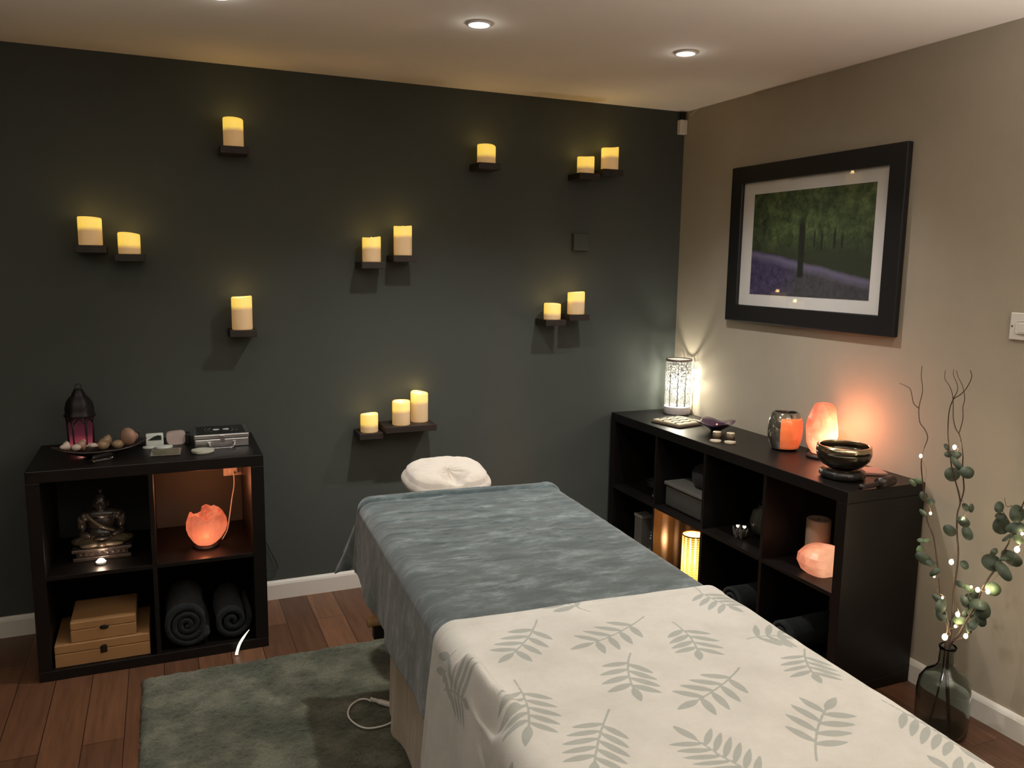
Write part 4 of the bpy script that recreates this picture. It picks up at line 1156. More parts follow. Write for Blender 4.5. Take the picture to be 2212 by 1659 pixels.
# cylinder lamp with cut-out trees
def filigree():
    q = N('cut_out_tree_shade'); v = q.coord('Object')
    sp = q.n('ShaderNodeSeparateXYZ'); q.l(v, sp.inputs[0])
    an = q.n('ShaderNodeMath'); an.operation = 'ARCTAN2'; q.l(sp.outputs[1], an.inputs[0]); q.l(sp.outputs[0], an.inputs[1])
    U = q.math('MULTIPLY', an.outputs[0], 5.0/PI)     # 10 units round
    Z = sp.outputs[2]
    cb_ = q.n('ShaderNodeCombineXYZ'); q.l(q.math('MULTIPLY', U, 1.0), cb_.inputs[0]); q.l(q.math('MULTIPLY', Z, 45), cb_.inputs[1])
    n1 = q.noise(cb_.outputs[0], 1.1, 4, 0.6)
    wob = q.math('MULTIPLY', q.math('SUBTRACT', n1, 0.5), 0.42)
    cell = q.math('ABSOLUTE', q.math('SUBTRACT', q.math('FRACT', q.math('ADD', U, wob)), 0.5))
    width = q.math('SUBTRACT', 0.135, q.math('MULTIPLY', Z, 0.38))
    trunk = q.math('LESS_THAN', cell, width)
    # branches: thin contour lines of a stretched noise, denser towards the top
    cb2 = q.n('ShaderNodeCombineXYZ'); q.l(q.math('MULTIPLY', U, 2.6), cb2.inputs[0]); q.l(q.math('MULTIPLY', Z, 62), cb2.inputs[1])
    n2 = q.noise(cb2.outputs[0], 1.0, 3, 0.6)
    br = q.math('LESS_THAN', q.math('ABSOLUTE', q.math('SUBTRACT', n2, 0.5)), q.math('ADD', 0.006, q.math('MULTIPLY', Z, 0.16)))
    m = q.math('MAXIMUM', trunk, br)
    q.l(q.mix(m, (1.0, 0.95, 0.76, 1), (0.52, 0.49, 0.40, 1)), q.b.inputs['Emission Color'])
    mr = q.n('ShaderNodeMapRange'); mr.inputs['From Min'].default_value = 0.04; mr.inputs['From Max'].default_value = 0.22
    mr.inputs['To Min'].default_value = 1.0; mr.inputs['To Max'].default_value = 0.55; q.l(Z, mr.inputs['Value'])
    es = q.math('MULTIPLY', q.math('SUBTRACT', 0.85, q.math('MULTIPLY', m, 0.30)), mr.outputs[0])
    q.l(es, q.b.inputs['Emission Strength'])
    q.b.inputs['Base Color'].default_value = (0.05, 0.05, 0.045, 1)
    # light leaves through the cut-outs
    tr_ = q.n('ShaderNodeBsdfTransparent'); mx = q.n('ShaderNodeMixShader')
    q.l(q.math('MULTIPLY', q.math('SUBTRACT', 1.0, m), 0.30), mx.inputs[0]); q.l(q.b.outputs[0], mx.inputs[1]); q.l(tr_.outputs[0], mx.inputs[2])
    q.l(mx.outputs[0], q.out.inputs[0])
    return q.m
lx, ly = -0.080, -0.160
M_lampw = mat('cream_lamp_metal', (0.52, 0.47, 0.46), 0.35)
M_rim = mat('brown_grey_metal_rim', (0.22, 0.17, 0.15), 0.35, metal=0.4)
t = thing('aroma_lamp', 'glowing white cylinder lamp with cut-out trees in the corner of the long unit', 'lamp', (lx, ly, UZ))
obj('base', lathe([(0, 0), (0.069, 0), (0.071, 0.003), (0.071, 0.038), (0.068, 0.042), (0.060, 0.043), (0, 0.043)], (lx, ly, UZ), 48), M_lampw, t, True)
obj('shade', lathe([(0.068, 0.0435), (0.068, 0.285)], (lx, ly, UZ), 64, cap=False), filigree(), t, True)
obj('rim', lathe([(0.0665, 0.2852), (0.070, 0.2852), (0.070, 0.297), (0.0665, 0.297), (0.0665, 0.2852)], (lx, ly, UZ), 64, cap=False), M_rim, t, True)
qd = N('lit_glass_dish'); em = qd.n('ShaderNodeEmission'); em.inputs[0].default_value = (1.0, 0.93, 0.72, 1); em.inputs[1].default_value = 1.0
td = qd.n('ShaderNodeBsdfTransparent'); md_ = qd.n('ShaderNodeMixShader'); md_.inputs[0].default_value = 0.55; qd.l(em.outputs[0], md_.inputs[1]); qd.l(td.outputs[0], md_.inputs[2]); qd.l(md_.outputs[0], qd.out.inputs[0])
obj('oil_dish', lathe([(0, 0.279), (0.050, 0.281), (0.0660, 0.2925), (0.064, 0.2925), (0.050, 0.284), (0, 0.282)], (lx, ly, UZ), 48), qd.m, t, True)
bl = obj('bulb', ball((lx, ly, UZ+0.105), (0.022, 0.022, 0.030), 2), mat('lamp_bulb', (1, 1, 0.95), 0.3, emit=(1.0, 0.94, 0.78), es=6.0), t, True)
point('lamp_glow', (lx, ly, UZ+0.15), 21.0, (1.0, 0.94, 0.76), 0.020, t)
bpy.data.objects['lamp_glow'].location.z = 0.165
# carved coaster block
Mx = Matrix.Translation((-0.236, -0.405, UZ)) @ Matrix.Rotation(math.radians(12), 4, 'Z')
t = thing('carved_board', 'square pale carved wooden board on a dark edge beside the cylinder lamp', 'board', (-0.236, -0.405, UZ))
M_pale = mat('pale_carved_wood', (0.60, 0.52, 0.36), 0.6, var=0.08)
obj('lower_board', box(-0.098, 0.098, -0.098, 0.098, 0, 0.008, 0.002, M=Mx), mat('brown_board_edge', (0.12, 0.085, 0.06), 0.5), t)
obj('upper_board', box(-0.090, 0.090, -0.090, 0.090, 0.0082, 0.0165, 0.002, M=Mx), M_pale, t)
bm = bmesh.new()
for i in range(4):
    for j in range(3):
        cx_, cy_ = -0.055+j*0.052+(0.012 if i % 2 else -0.010), -0.062+i*0.042
        pts = [Mx @ Vector((cx_+0.022*math.cos(a), cy_+0.016*math.sin(a), 0.0168)) for a in [k*PI/8 for k in range(9)]]
        tube(pts, 0.0048, 6, 2, bm=bm)
for v_ in bm.verts: v_.co.z = UZ+0.0166+(v_.co.z-UZ-0.0166)*0.25+0.0003
obj('carved_arcs', bm, mat('burnt_carving', (0.08, 0.06, 0.035), 0.6), t, True)
# purple pointed dish
px_, py_ = -0.190, -0.640
t = thing('pointed_dish', 'dark purple four-pointed dish holding a tiny light', 'dish', (px_, py_, UZ))
def pt(a, i):
    return 1+0.28*abs(math.cos(2*(a+0.1)))**2.2*min(1, i/3.0) if i < 9 else 1
def ptz(a, i):
    if i in (0, 10, 11): return 0
    return 0.016*abs(math.cos(2*(a+0.1)))**2*min(1, i/4.0)
prof = [(0.0, 0.0), (0.020, 0.0), (0.022, 0.004), (0.040, 0.014), (0.062, 0.028), (0.078, 0.040), (0.076, 0.041), (0.058, 0.032), (0.038, 0.020), (0.020, 0.010), (0, 0.009)]
def pfr(a, i): return 1+0.30*abs(math.cos(2*a+0.4))**2.0*min(1, max(0, prof[i][0]-0.02)/0.05)
def pfz(a, i): return 0.014*abs(math.cos(2*a+0.4))**2*min(1, max(0, prof[i][0]-0.02)/0.05)
obj('bowl', lathe(prof, (px_, py_, UZ), 64, pfz, fr=pfr), mat('purple_glass_dish', (0.055, 0.025, 0.050), 0.08, spec=0.8, coat=0.5), t, True)
obj('light', lathe([(0, 0.0095), (0.016, 0.0095), (0.016, 0.020), (0.006, 0.022), (0.004, 0.036), (0, 0.040)], (px_+0.01, py_, UZ), 20), mat('pink_lit_wax', (0.6, 0.3, 0.3), 0.4, emit=(1.0, 0.35, 0.25), es=0.7), t, True)
# shell tea-light holders: two
M_tw = mat('cream_tealight_wax', (0.62, 0.52, 0.36), 0.4)
for (x, y, lab) in ((-0.292, -0.790, 'left small cream tea light holder in front of the purple dish'), (-0.250, -0.835, 'right small cream tea light holder in front of the purple dish')):
    t = thing('tea_light_holder', lab, 'tea light', (x, y, UZ), 'small tea light holders on the long unit')
    obj('cup', lathe([(0, 0), (0.019, 0), (0.0195, 0.032), (0.017, 0.033), (0.016, 0.030), (0, 0.030)], (x, y, UZ), 28), mat('brown_translucent_cup', (0.14, 0.10, 0.06), 0.25), t, True)
    obj('wax', lathe([(0, 0.0302), (0.0158, 0.0302), (0.0178, 0.0335), (0.0175, 0.036), (0, 0.0362)], (x, y, UZ), 28), M_tw, t, True)
for (x, y, lab) in ((-0.335, -0.838, 'pale oval pebble in front of the left tea light holder'), (-0.292, -0.885, 'pale oval pebble in front of the right tea light holder')):
    disc_('oval_pebble', x, y, 0.026, 0.021, 0.009, mat('pale_pebble', (0.50, 0.44, 0.33), 0.4), lab, 'pebble', -0.6, UZ)
# mercury glass candle jar, orange reflection painted on
jx, jy = -0.135, -1.055
def jar_mat():
    q = N('silvered_glass_jar'); v = q.coord('Object')
    n = q.noise(v, 30, 5, 0.6)
    q.l(q.ramp(n, [(0.35, (0.30, 0.27, 0.22, 1)), (0.65, (0.62, 0.58, 0.50, 1))]), q.b.inputs['Base Color'])
    q.b.inputs['Metallic'].default_value = 0.9; q.b.inputs['Roughness'].default_value = 0.10
    return q.m
t = thing('candle_jar', 'barrel-shaped silver glass candle holder with a painted orange reflection next to the tall salt lamp', 'candle holder', (jx, jy, UZ))
jp = [(0, 0), (0.050, 0), (0.060, 0.010), (0.071, 0.050), (0.074, 0.090), (0.071, 0.125), (0.058, 0.162), (0.050, 0.166), (0.048, 0.163), (0.056, 0.150), (0.067, 0.120), (0.067, 0.050), (0.055, 0.014), (0, 0.012)]
obj('glass', lathe(jp, (jx, jy, UZ), 48), jar_mat(), t, True)
# orange reflection painted as a glowing panel round the right-hand side of the barrel
bm = bmesh.new(); rows = []
a0, a1 = math.radians(-146), math.radians(5)
for i in range(14):
    z = 0.010+0.134*i/13
    r_ = np.interp(z, [0, 0.01, 0.05, 0.09, 0.125, 0.162], [0.05, 0.060, 0.071, 0.074, 0.071, 0.058])
    rows.append([[bm.verts.new((jx+(r_+d)*math.cos(a0+(a1-a0)*k/30), jy+(r_+d)*math.sin(a0+(a1-a0)*k/30), UZ+z)) for k in range(31)] for d in (0.0003, 0.0025)])
for i in range(13):
    for k in range(30):
        bm.faces.new((rows[i][1][k], rows[i][1][k+1], rows[i+1][1][k+1], rows[i+1][1][k]))
        bm.faces.new((rows[i][0][k+1], rows[i][0][k], rows[i+1][0][k], rows[i+1][0][k+1]))
for i in range(13):
    for k in (0, 30): bm.faces.new((rows[i][0][k], rows[i][1][k], rows[i+1][1][k], rows[i+1][0][k]))
for i in (0, 13):
    for k in range(30): bm.faces.new((rows[i][0][k], rows[i][0][k+1], rows[i][1][k+1], rows[i][1][k]))
bmesh.ops.recalc_face_normals(bm, faces=bm.faces)
pn = obj('orange_reflection', bm, mat('orange_reflection_glow', (0.80, 0.20, 0.06), 0.12, spec=0.6, coat=0.4, emit=(1.0, 0.22, 0.08), es=0.28), t, True); pn['label'] = 'orange reflection painted in with glow'
# tall salt lamp
sx_, sy_ = -0.098, -1.235
M_saltB = salt_mat('lit_rock_salt', 0, 0.16, (0.72, 3.6), (0.70, 0.085, 0.035, 1), (1.0, 0.24, 0.11, 1), (1.0, 0.46, 0.24, 1), (0.045, -0.045, 0.075), 9)
t = thing('salt_lamp', 'tall glowing rock salt lamp between the candle jar and the metal bowl', 'lamp', (sx_, sy_, UZ))
obj('wooden_base', lathe([(0, 0), (0.056, 0), (0.058, 0.008), (0.050, 0.016), (0, 0.016)], (sx_, sy_, UZ)), M_blackwood, t, True)
bm = ball((0, 0, 0), 1.0, 3)
for v_ in bm.verts:
    d = v_.co.copy(); zz_ = (d.z+1)/2
    wd = np.interp(zz_, [0, 0.12, 0.35, 0.6, 0.85, 0.95, 1.0], [1.0, 1.0, 1.02, 0.92, 0.92, 1.15, 1.5])
    n_ = mnoise.noise(d*1.7+Vector((3, 1, 2)))*0.14+mnoise.noise(d*4)*0.05
    v_.co = Vector((d.x*0.066*wd*(1+n_)+0.010*(zz_-0.5), d.y*0.066*wd*(1+n_), (zz_ if zz_ < 0.9 else 0.9+(zz_-0.9)*0.35)*0.245*(1+0.03*n_)))
    if v_.co.z < 0.012: v_.co.z = 0.012
bmesh.ops.translate(bm, vec=(sx_, sy_, UZ+0.0045), verts=bm.verts)
obj('salt_rock', bm, M_saltB, t, False)
point('salt_lamp_glow', (sx_-0.020, sy_-0.115, UZ+0.17), 2.2, (1.0, 0.33, 0.17), 0.05, t)  # extra light in open air beside the rock, widening its wall glow
o = obj('lamp_lead', tube([(-0.045, -1.140, UZ+0.004), (-0.060, -1.120, UZ+0.004), (-0.075, -1.140, UZ+0.004), (-0.050, -1.155, UZ+0.004), (-0.022, -1.130, UZ+0.004)], 0.0022, 6, 4), M_black, None, True)
tag(o, 'short dark lead lying between the candle jar and the salt lamp', 'cable')
# singing bowl on ring cushion with mallet
gx, gy = -0.262, -1.520
t = thing('ring_cushion', 'dark patterned ring cushion under the metal bowl', 'cushion', (gx, gy, UZ))
pr2 = [(0.030, 0.004), (0.045, 0.0), (0.074, 0.0), (0.084, 0.010), (0.082, 0.026), (0.068, 0.036), (0.048, 0.034), (0.034, 0.024), (0.030, 0.004)]
def brocade():
    q = N('black_gold_brocade'); v = q.coord('Object')
    vo = q.n('ShaderNodeTexVoronoi'); vo.inputs['Scale'].default_value = 70; q.l(v, vo.inputs['Vector'])
    q.l(q.ramp(vo.outputs['Distance'], [(0.15, (0.10, 0.085, 0.05, 1)), (0.30, (0.012, 0.010, 0.010, 1))]), q.b.inputs['Base Color'])
    q.b.inputs['Roughness'].default_value = 0.35; return q.m
obj('padding', lathe(pr2, (gx, gy, UZ), 40, cap=False, fr=lambda a, i: 1+0.02*math.sin(9*a)), brocade(), t, True)
t = thing('singing_bowl', 'large tarnished metal singing bowl on its ring cushion', 'bowl', (gx, gy, UZ+0.036))
zb = UZ+0.0362
M_bronze = mat('hammered_bronze', (0.10, 0.085, 0.065), 0.22, metal=0.9, var=0.35, vs=22, bump=0.5, bs=45)
obj('body', lathe([(0, 0.0), (0.048, 0.0), (0.074, 0.014), (0.094, 0.036), (0.100, 0.058), (0.099, 0.066), (0.095, 0.066), (0.094, 0.055), (0.086, 0.036), (0.068, 0.018), (0.040, 0.006), (0, 0.006)], (gx, gy, zb), 56), M_bronze, t, True)
obj('rim_band', lathe([(0.0995, 0.0662), (0.1005, 0.0662), (0.098, 0.088), (0.090, 0.090), (0.088, 0.088), (0.094, 0.0662), (0.0995, 0.0662)], (gx, gy, zb), 56, cap=False), mat('polished_brass_band', (0.55, 0.46, 0.32), 0.18, metal=1.0, bump=0.3, bs=60), t, True)
o = obj('bowl_striker', tube([at(1858, 1054, 2, UZ+0.012), at(1880, 1050, 2, UZ+0.013), at(1898, 1046, 2, UZ+0.016)], 0.010, 14, 3), mat('dark_turned_wood', (0.025, 0.016, 0.013), 0.35), None, True)
me_ = o.data; me_.transform(Matrix.Translation(o.location))
bm = bmesh.new(); bm.from_mesh(me_); p1_ = at(1898, 1046, 2, UZ+0.018); p2_ = at(1925, 1039, 2, UZ+0.022)
tube([p1_, p1_*0.5+p2_*0.5, p2_], 0.020, 18, 1, bm=bm)
ball(p2_, 0.0205, 2, bm=bm)
bpy.data.objects.remove(o, do_unlink=True)
t = thing('wooden_mallet', 'dark wooden mallet lying in front of the singing bowl', 'mallet', (p1_.x, p1_.y, UZ))
zl = min(v_.co.z for v_ in bm.verts); bmesh.ops.translate(bm, vec=(0, 0, UZ-zl+0.0005), verts=bm.verts)
obj('striker', bm, mat('dark_turned_wood_b', (0.022, 0.014, 0.012), 0.35), t, True)
Mx = Matrix.Translation((-0.098, -1.505, UZ)) @ Matrix.Rotation(math.radians(-25), 4, 'Z')
o = obj('small_booklet', box(-0.045, 0.045, -0.050, 0.050, 0, 0.010, 0.002, M=Mx), mat('pinkish_cover', (0.30, 0.17, 0.14), 0.3)); tag(o, 'small thin booklet behind the singing bowl', 'booklet')

# ------------------------------------------------------------------ inside the long unit
s1 = SH+0.0004
# top cell by the green wall: dark glass tray, purple stone, white ball
o = obj('glass_ashtray', lathe([(0, 0), (0.050, 0), (0.065, 0.012), (0.072, 0.040), (0.066, 0.041), (0.058, 0.018), (0.045, 0.010), (0, 0.010)], (-0.20, -0.205, s1), 12), mat('dark_smoky_glass', (0.03, 0.03, 0.035), 0.08, spec=0.8), None, False)
tag(o, 'dark glass dish in the shelf cell nearest the green wall', 'dish')
bm = ball((0, 0, 0), (0.035, 0.026, 0.022), 2)
for v_ in bm.verts: v_.co *= 1+0.15*mnoise.noise(v_.co*50)
bmesh.ops.translate(bm, vec=(-0.330, -0.395, s1+0.0225), verts=bm.verts)
zl = min(v_.co.z for v_ in bm.verts); bmesh.ops.translate(bm, vec=(0, 0, s1-zl), verts=bm.verts)
o = obj('amethyst_stone', bm, mat('pale_amethyst', (0.30, 0.25, 0.36), 0.25), None, False); tag(o, 'pale purple stone in the cell nearest the green wall', 'stone')
# lower cell by the green wall: white carton and artificial flowers
z0 = 0.0424
t = thing('white_carton', 'small pale carton in the lower shelf cell nearest the green wall', 'box', (-0.30, -0.225, z0))
obj('carton_body', box(-0.34, -0.27, -0.26, -0.19, z0, z0+0.215, 0.003), mat('dull_white_card', (0.12, 0.115, 0.10), 0.7), t)
obj('carton_lid', box(-0.343, -0.267, -0.263, -0.187, z0+0.2152, z0+0.232, 0.003), mat('dull_white_card_b', (0.22, 0.215, 0.19), 0.7), t)
t = thing('potted_flowers', 'pinkish white artificial flowers in the lower cell nearest the green wall', 'flowers', (-0.33, -0.385, z0))
obj('pot', lathe([(0, 0), (0.028, 0), (0.036, 0.10), (0.033, 0.10), (0.026, 0.008), (0, 0.008)], (-0.33, -0.385, z0), 24), mat('grey_pot', (0.10, 0.10, 0.10), 0.5), t, True)
bm = bmesh.new()
for k in range(9):
    a = k*2.4; rr = 0.006+0.026*math.sqrt(k/9); c = Vector((-0.33+rr*math.cos(a), -0.385+rr*math.sin(a), z0+0.155+0.022*math.sin(k*1.7)))
    for j in range(5):
        b2 = a+j*2*PI/5; ball(c+Vector((0.008*math.cos(b2), 0.008*math.sin(b2), 0.002)), (0.007, 0.007, 0.003), 1, RZ(math.degrees(b2)), bm)
obj('blossoms', bm, mat('pinkish_petals', (0.45, 0.33, 0.36), 0.6), t, True)
bm = bmesh.new()
for k in range(6):
    a = k*1.05; tube([(-0.33, -0.385, z0+0.010), (-0.33+0.01*math.cos(a), -0.385+0.01*math.sin(a), z0+0.09), (-0.33+0.022*math.cos(a), -0.385+0.022*math.sin(a), z0+0.150)], 0.0016, 5, 3, bm=bm)
obj('stems', bm, mat('green_stems', (0.05, 0.09, 0.04), 0.6), t, True)
# second top cell: grey lidded basket with a dark bag on it
t = thing('fabric_basket', 'grey lidded fabric basket in the second upper cell of the long unit', 'basket', (-0.22, -0.655, s1))
obj('basket_body', box(-0.352, -0.060, -0.838, -0.480, s1, s1+0.105, 0.012, seg=4), mat('grey_woven_fabric', (0.055, 0.053, 0.045), 0.9, bump=0.5, bs=200), t, True)
obj('rim_trim', box(-0.358, -0.054, -0.844, -0.474, s1+0.1052, s1+0.125, 0.006, seg=3), mat('pale_rim_fabric', (0.15, 0.145, 0.125), 0.8), t, True)
bm = ball((0, 0, 0), (0.105, 0.120, 0.078), 3)
for v_ in bm.verts:
    v_.co *= 1+0.10*mnoise.noise(v_.co*14); v_.co.z = max(v_.co.z, -0.045)
bmesh.ops.translate(bm, vec=(-0.205, -0.680, s1+0.1255+0.045), verts=bm.verts)
o = obj('velvet_bag', bm, mat('dark_velvet', (0.022, 0.019, 0.020), 0.9, sheen=0.05, bump=0.4, bs=40), None, True); tag(o, 'dark cloth bag heaped on the grey basket', 'bag')
# second lower cell: woven lamp
wx, wy = -0.262, -0.612
def woven():
    q = N('woven_lamp_shade'); v = q.coord('Object')
    sp = q.n('ShaderNodeSeparateXYZ'); q.l(v, sp.inputs[0])
    an = q.n('ShaderNodeMath'); an.operation = 'ARCTAN2'; q.l(sp.outputs[1], an.inputs[0]); q.l(sp.outputs[0], an.inputs[1])
    U = q.math('MULTIPLY', an.outputs[0], 32/(2*PI)); Zc = q.math('MULTIPLY', sp.outputs[2], 85)
    rowi = q.math('FLOOR', Zc)
    off = q.math('MULTIPLY', q.math('MODULO', rowi, 2.0), 0.5)
    fu = q.math('ABSOLUTE', q.math('SUBTRACT', q.math('FRACT', q.math('ADD', U, off)), 0.5))
    fz_ = q.math('ABSOLUTE', q.math('SUBTRACT', q.math('FRACT', Zc), 0.5))
    g = q.math('MAXIMUM', q.math('GREATER_THAN', fz_, 0.37), q.math('MULTIPLY', q.math('GREATER_THAN', fu, 0.40), 0.8))
    n = q.noise(v, 40, 3)
    g = q.math('MULTIPLY', g, q.math('ADD', 0.35, n))
    q.l(q.mix(g, (1.0, 0.66, 0.10, 1), (0.55, 0.20, 0.015, 1)), q.b.inputs['Emission Color'])
    dn = q.n('ShaderNodeVectorMath'); dn.operation = 'DISTANCE'; dn.inputs[1].default_value = (-0.03, -0.03, 0.10); q.l(v, dn.inputs[0])
    mr = q.n('ShaderNodeMapRange'); mr.inputs['From Min'].default_value = 0.015; mr.inputs['From Max'].default_value = 0.13
    mr.inputs['To Min'].default_value = 3.2; mr.inputs['To Max'].default_value = 0.95; q.l(dn.outputs['Value'], mr.inputs['Value'])
    q.l(q.math('MULTIPLY', mr.outputs[0], q.math('SUBTRACT', 1.0, q.math('MULTIPLY', g, 0.55))), q.b.inputs['Emission Strength'])
    q.b.inputs['Base Color'].default_value = (0.4, 0.25, 0.1, 1)
    # open slots between the upright canes
    slot = q.math('LESS_THAN', q.math('ABSOLUTE', q.math('SUBTRACT', q.math('FRACT', q.math('MULTIPLY', an.outputs[0], 14/(2*PI))), 0.5)), 0.16)
    tr_ = q.n('ShaderNodeBsdfTransparent'); mx = q.n('ShaderNodeMixShader')
    q.l(q.math('MULTIPLY', slot, 0.35), mx.inputs[0]); q.l(q.b.outputs[0], mx.inputs[1]); q.l(tr_.outputs[0], mx.inputs[2]); q.l(mx.outputs[0], q.out.inputs[0])
    return q.m
t = thing('woven_lamp', 'glowing yellow woven cylinder lamp in the lower part of the long unit', 'lamp', (wx, wy, z0))
obj('base', lathe([(0, 0), (0.056, 0), (0.058, 0.010), (0, 0.010)], (wx, wy, z0), 32), M_beech, t, True)
obj('shade', lathe([(0.056, 0.0102), (0.056, 0.232)], (wx, wy, z0), 56, cap=False), woven(), t, True)
obj('top_ring', lathe([(0.0545, 0.2322), (0.0575, 0.2322), (0.0575, 0.238), (0.0545, 0.238), (0.0545, 0.2322)], (wx, wy, z0), 40, cap=False), mat('dark_amber_ring', (0.12, 0.05, 0.01), 0.5), t, True)
obj('bulb', ball((wx, wy, z0+0.09), 0.014, 2), mat('warm_bulb', (1, 0.9, 0.6), 0.3, emit=(1.0, 0.80, 0.42), es=8), t, True)
point('woven_glow', (wx, wy, z0+0.125), 32.0, (1.0, 0.50, 0.22), 0.006, t)
# third upper cell: dark glass globe with two painted heart glints, bottle-shaped yellow streak
t = thing('glass_globe', 'dark smoked glass globe vase in the third upper cell of the long unit', 'vase', (-0.20, -1.06, s1))
obj('globe', lathe([(0, 0), (0.040, 0), (0.070, 0.030), (0.080, 0.070), (0.068, 0.115), (0.045, 0.135), (0.048, 0.150), (0.045, 0.150), (0.041, 0.135), (0.063, 0.112), (0.075, 0.070), (0.065, 0.032), (0.038, 0.005), (0, 0.005)], (-0.20, -1.06, s1), 40), mat('dark_olive_glass', (0.035, 0.034, 0.022), 0.06, spec=0.8), t, True)
M_heart = mat('heart_glint_glow', (1, 0.9, 0.7), 0.4, emit=(1.0, 0.86, 0.62), es=1.8)  # emission painted in for candle glints
def heart(c, s, lab):
    bm = bmesh.new(); n = 28; F = []; G = []
    for k in range(n):
        a = 2*PI*k/n; X = 16*math.sin(a)**3; Z = 13*math.cos(a)-5*math.cos(2*a)-2*math.cos(3*a)-math.cos(4*a)
        X *= s/34; Z *= s/34
        d_ = Vector((0.80, -0.60, 0))
        F.append(bm.verts.new(c+d_*X+Vector((0, 0, Z)))); G.append(bm.verts.new(c+d_*X+Vector((0.6, 0.8, 0))*0.006+Vector((0, 0, Z))))
    bm.faces.new(F); bm.faces.new(list(reversed(G)))
    for k in range(n): bm.faces.new((F[k], G[k], G[(k+1) % n], F[(k+1) % n]))
    bmesh.ops.recalc_face_normals(bm, faces=bm.faces)
    zl = min(v_.co.z for v_ in bm.verts); return bm, zl
for (pxx, pyy, lab) in ((1594, 1137, 'left tiny glint, painted as a glowing heart, in the third cell of the long unit'), (1608, 1139, 'right tiny glint, painted as a glowing heart, in the third cell of the long unit')):
    c = at(pxx, pyy, 0, -0.300)
    t = thing('heart_glint', lab, 'light', (c.x, c.y, s1), 'heart-shaped painted glints in the long unit')
    bm, zl = heart(c, 0.017, lab)
    obj('heart', bm, M_heart, t)
    obj('stake', tube([(c.x, c.y, s1), (c.x, c.y, (s1+zl)/2+0.003), (c.x, c.y, zl+0.003)], 0.002, 6, 1), M_black, t, True)
def crystal_cluster():
    bm = bmesh.new()
    for k in range(9):
        a = k*2.4; rr = 0.018*math.sqrt(k/3)
        pz = lathe([(0, 0), (0.007, 0.0), (0.007, 0.022+0.004*(k % 4)), (0, 0.036+0.004*(k % 4))], (0, 0, 0), 6)
        bmesh.ops.transform(pz, matrix=Matrix.Translation((-0.310+rr*math.cos(a), -1.010+rr*math.sin(a), s1)) @ Matrix.Rotation(0.35*rr/0.03, 4, Vector((-math.sin(a), math.cos(a), 0))), verts=pz.verts); merge(bm, pz)
    zl = min(v_.co.z for v_ in bm.verts); bmesh.ops.translate(bm, vec=(0, 0, s1-zl), verts=bm.verts)
    return bm
o = obj('crystal_cluster', crystal_cluster(), mat('dark_quartz', (0.10, 0.09, 0.08), 0.08, spec=0.9)); tag(o, 'small dark crystal cluster beside the heart glints', 'crystal')
bc = at(1640, 1200, 0, -0.335)
t = thing('streak_bottle', 'slim added bottle with a painted yellow light streak at the right of the third upper cell', 'bottle', (-0.335, -1.232, s1))
obj('bottle_body', lathe([(0, 0), (0.011, 0), (0.012, 0.06), (0.0115, 0.13), (0.006, 0.15), (0.006, 0.158), (0, 0.158)], (-0.335, -1.232, s1), 20), mat('pale_yellow_glass', (0.20, 0.17, 0.05), 0.1, spec=0.7), t, True)
gw = obj('yellow_streak', lathe([(0.0122, 0.062), (0.0132, 0.066), (0.0128, 0.128), (0.010, 0.136)], (-0.335, -1.232, s1), 20), mat('yellow_streak_glow', (0.8, 0.6, 0.1), 0.2, emit=(1.0, 0.72, 0.12), es=0.55), t, True)  # lamp light streak put in as an emissive sleeve
# fourth upper cell: unlit pillar candle and salt bowl lamp
o = thing('pillar_candle', 'unlit tall beige pillar candle behind the low salt lamp', 'candle', (-0.205, -1.362, s1))
obj('wax', lathe([(0, 0), (0.046, 0), (0.048, 0.004), (0.048, 0.172), (0.044, 0.177), (0.038, 0.172), (0, 0.168)], (-0.205, -1.362, s1), 40), mat('beige_pillar_wax', (0.36, 0.25, 0.17), 0.55, var=0.06), o, True)
obj('wick', tube([(-0.205, -1.362, s1+0.168), (-0.205, -1.362, s1+0.174), (-0.203, -1.362, s1+0.180)], 0.001, 5, 2), M_black, o, True)
kx, ky = -0.292, -1.478
M_saltD = salt_mat('lit_pink_salt', 0, 0.13, (0.66, 0.25), (0.62, 0.15, 0.075, 1), (1.0, 0.36, 0.20, 1), (1.0, 0.50, 0.28, 1), (0.0, -0.04, 0.07), 13)
t = thing('round_salt_lamp', 'low rounded pink salt lamp glowing in the end cell of the long unit', 'lamp', (kx, ky, s1))
def lump2(a, i): return 1+0.05*math.sin(2*a+0.5)+0.04*math.sin(5*a+i*0.5)+0.02*math.sin(9*a+i)
obj('salt_rock', lathe([(0, 0), (0.050, 0.0), (0.080, 0.022), (0.092, 0.050), (0.088, 0.080), (0.068, 0.100), (0.040, 0.106), (0, 0.100)], (kx, ky, s1), 20, fr=lump2), M_saltD, t, False)
point('round_salt_glow', (kx-0.02, ky+0.0, s1+0.150), 0.05, (1.0, 0.40, 0.22), 0.03, t)
# lower cells: rolled dark towels
roll('rolled_towel', -1.055+0.0, z0+0.085, 0.078, 2.6, -0.380, -0.08, 0.018, M_towel, 'dark rolled towel in the third lower cell of the long unit', 'rolled dark towels in the long unit', 1.0, axis='x')
roll('rolled_towel', -1.380, z0+0.075, 0.068, 2.4, -0.385, -0.08, 0.018, M_towel, 'dark rolled towel in the end lower cell of the long unit', 'rolled dark towels in the long unit', 2.2, axis='x')

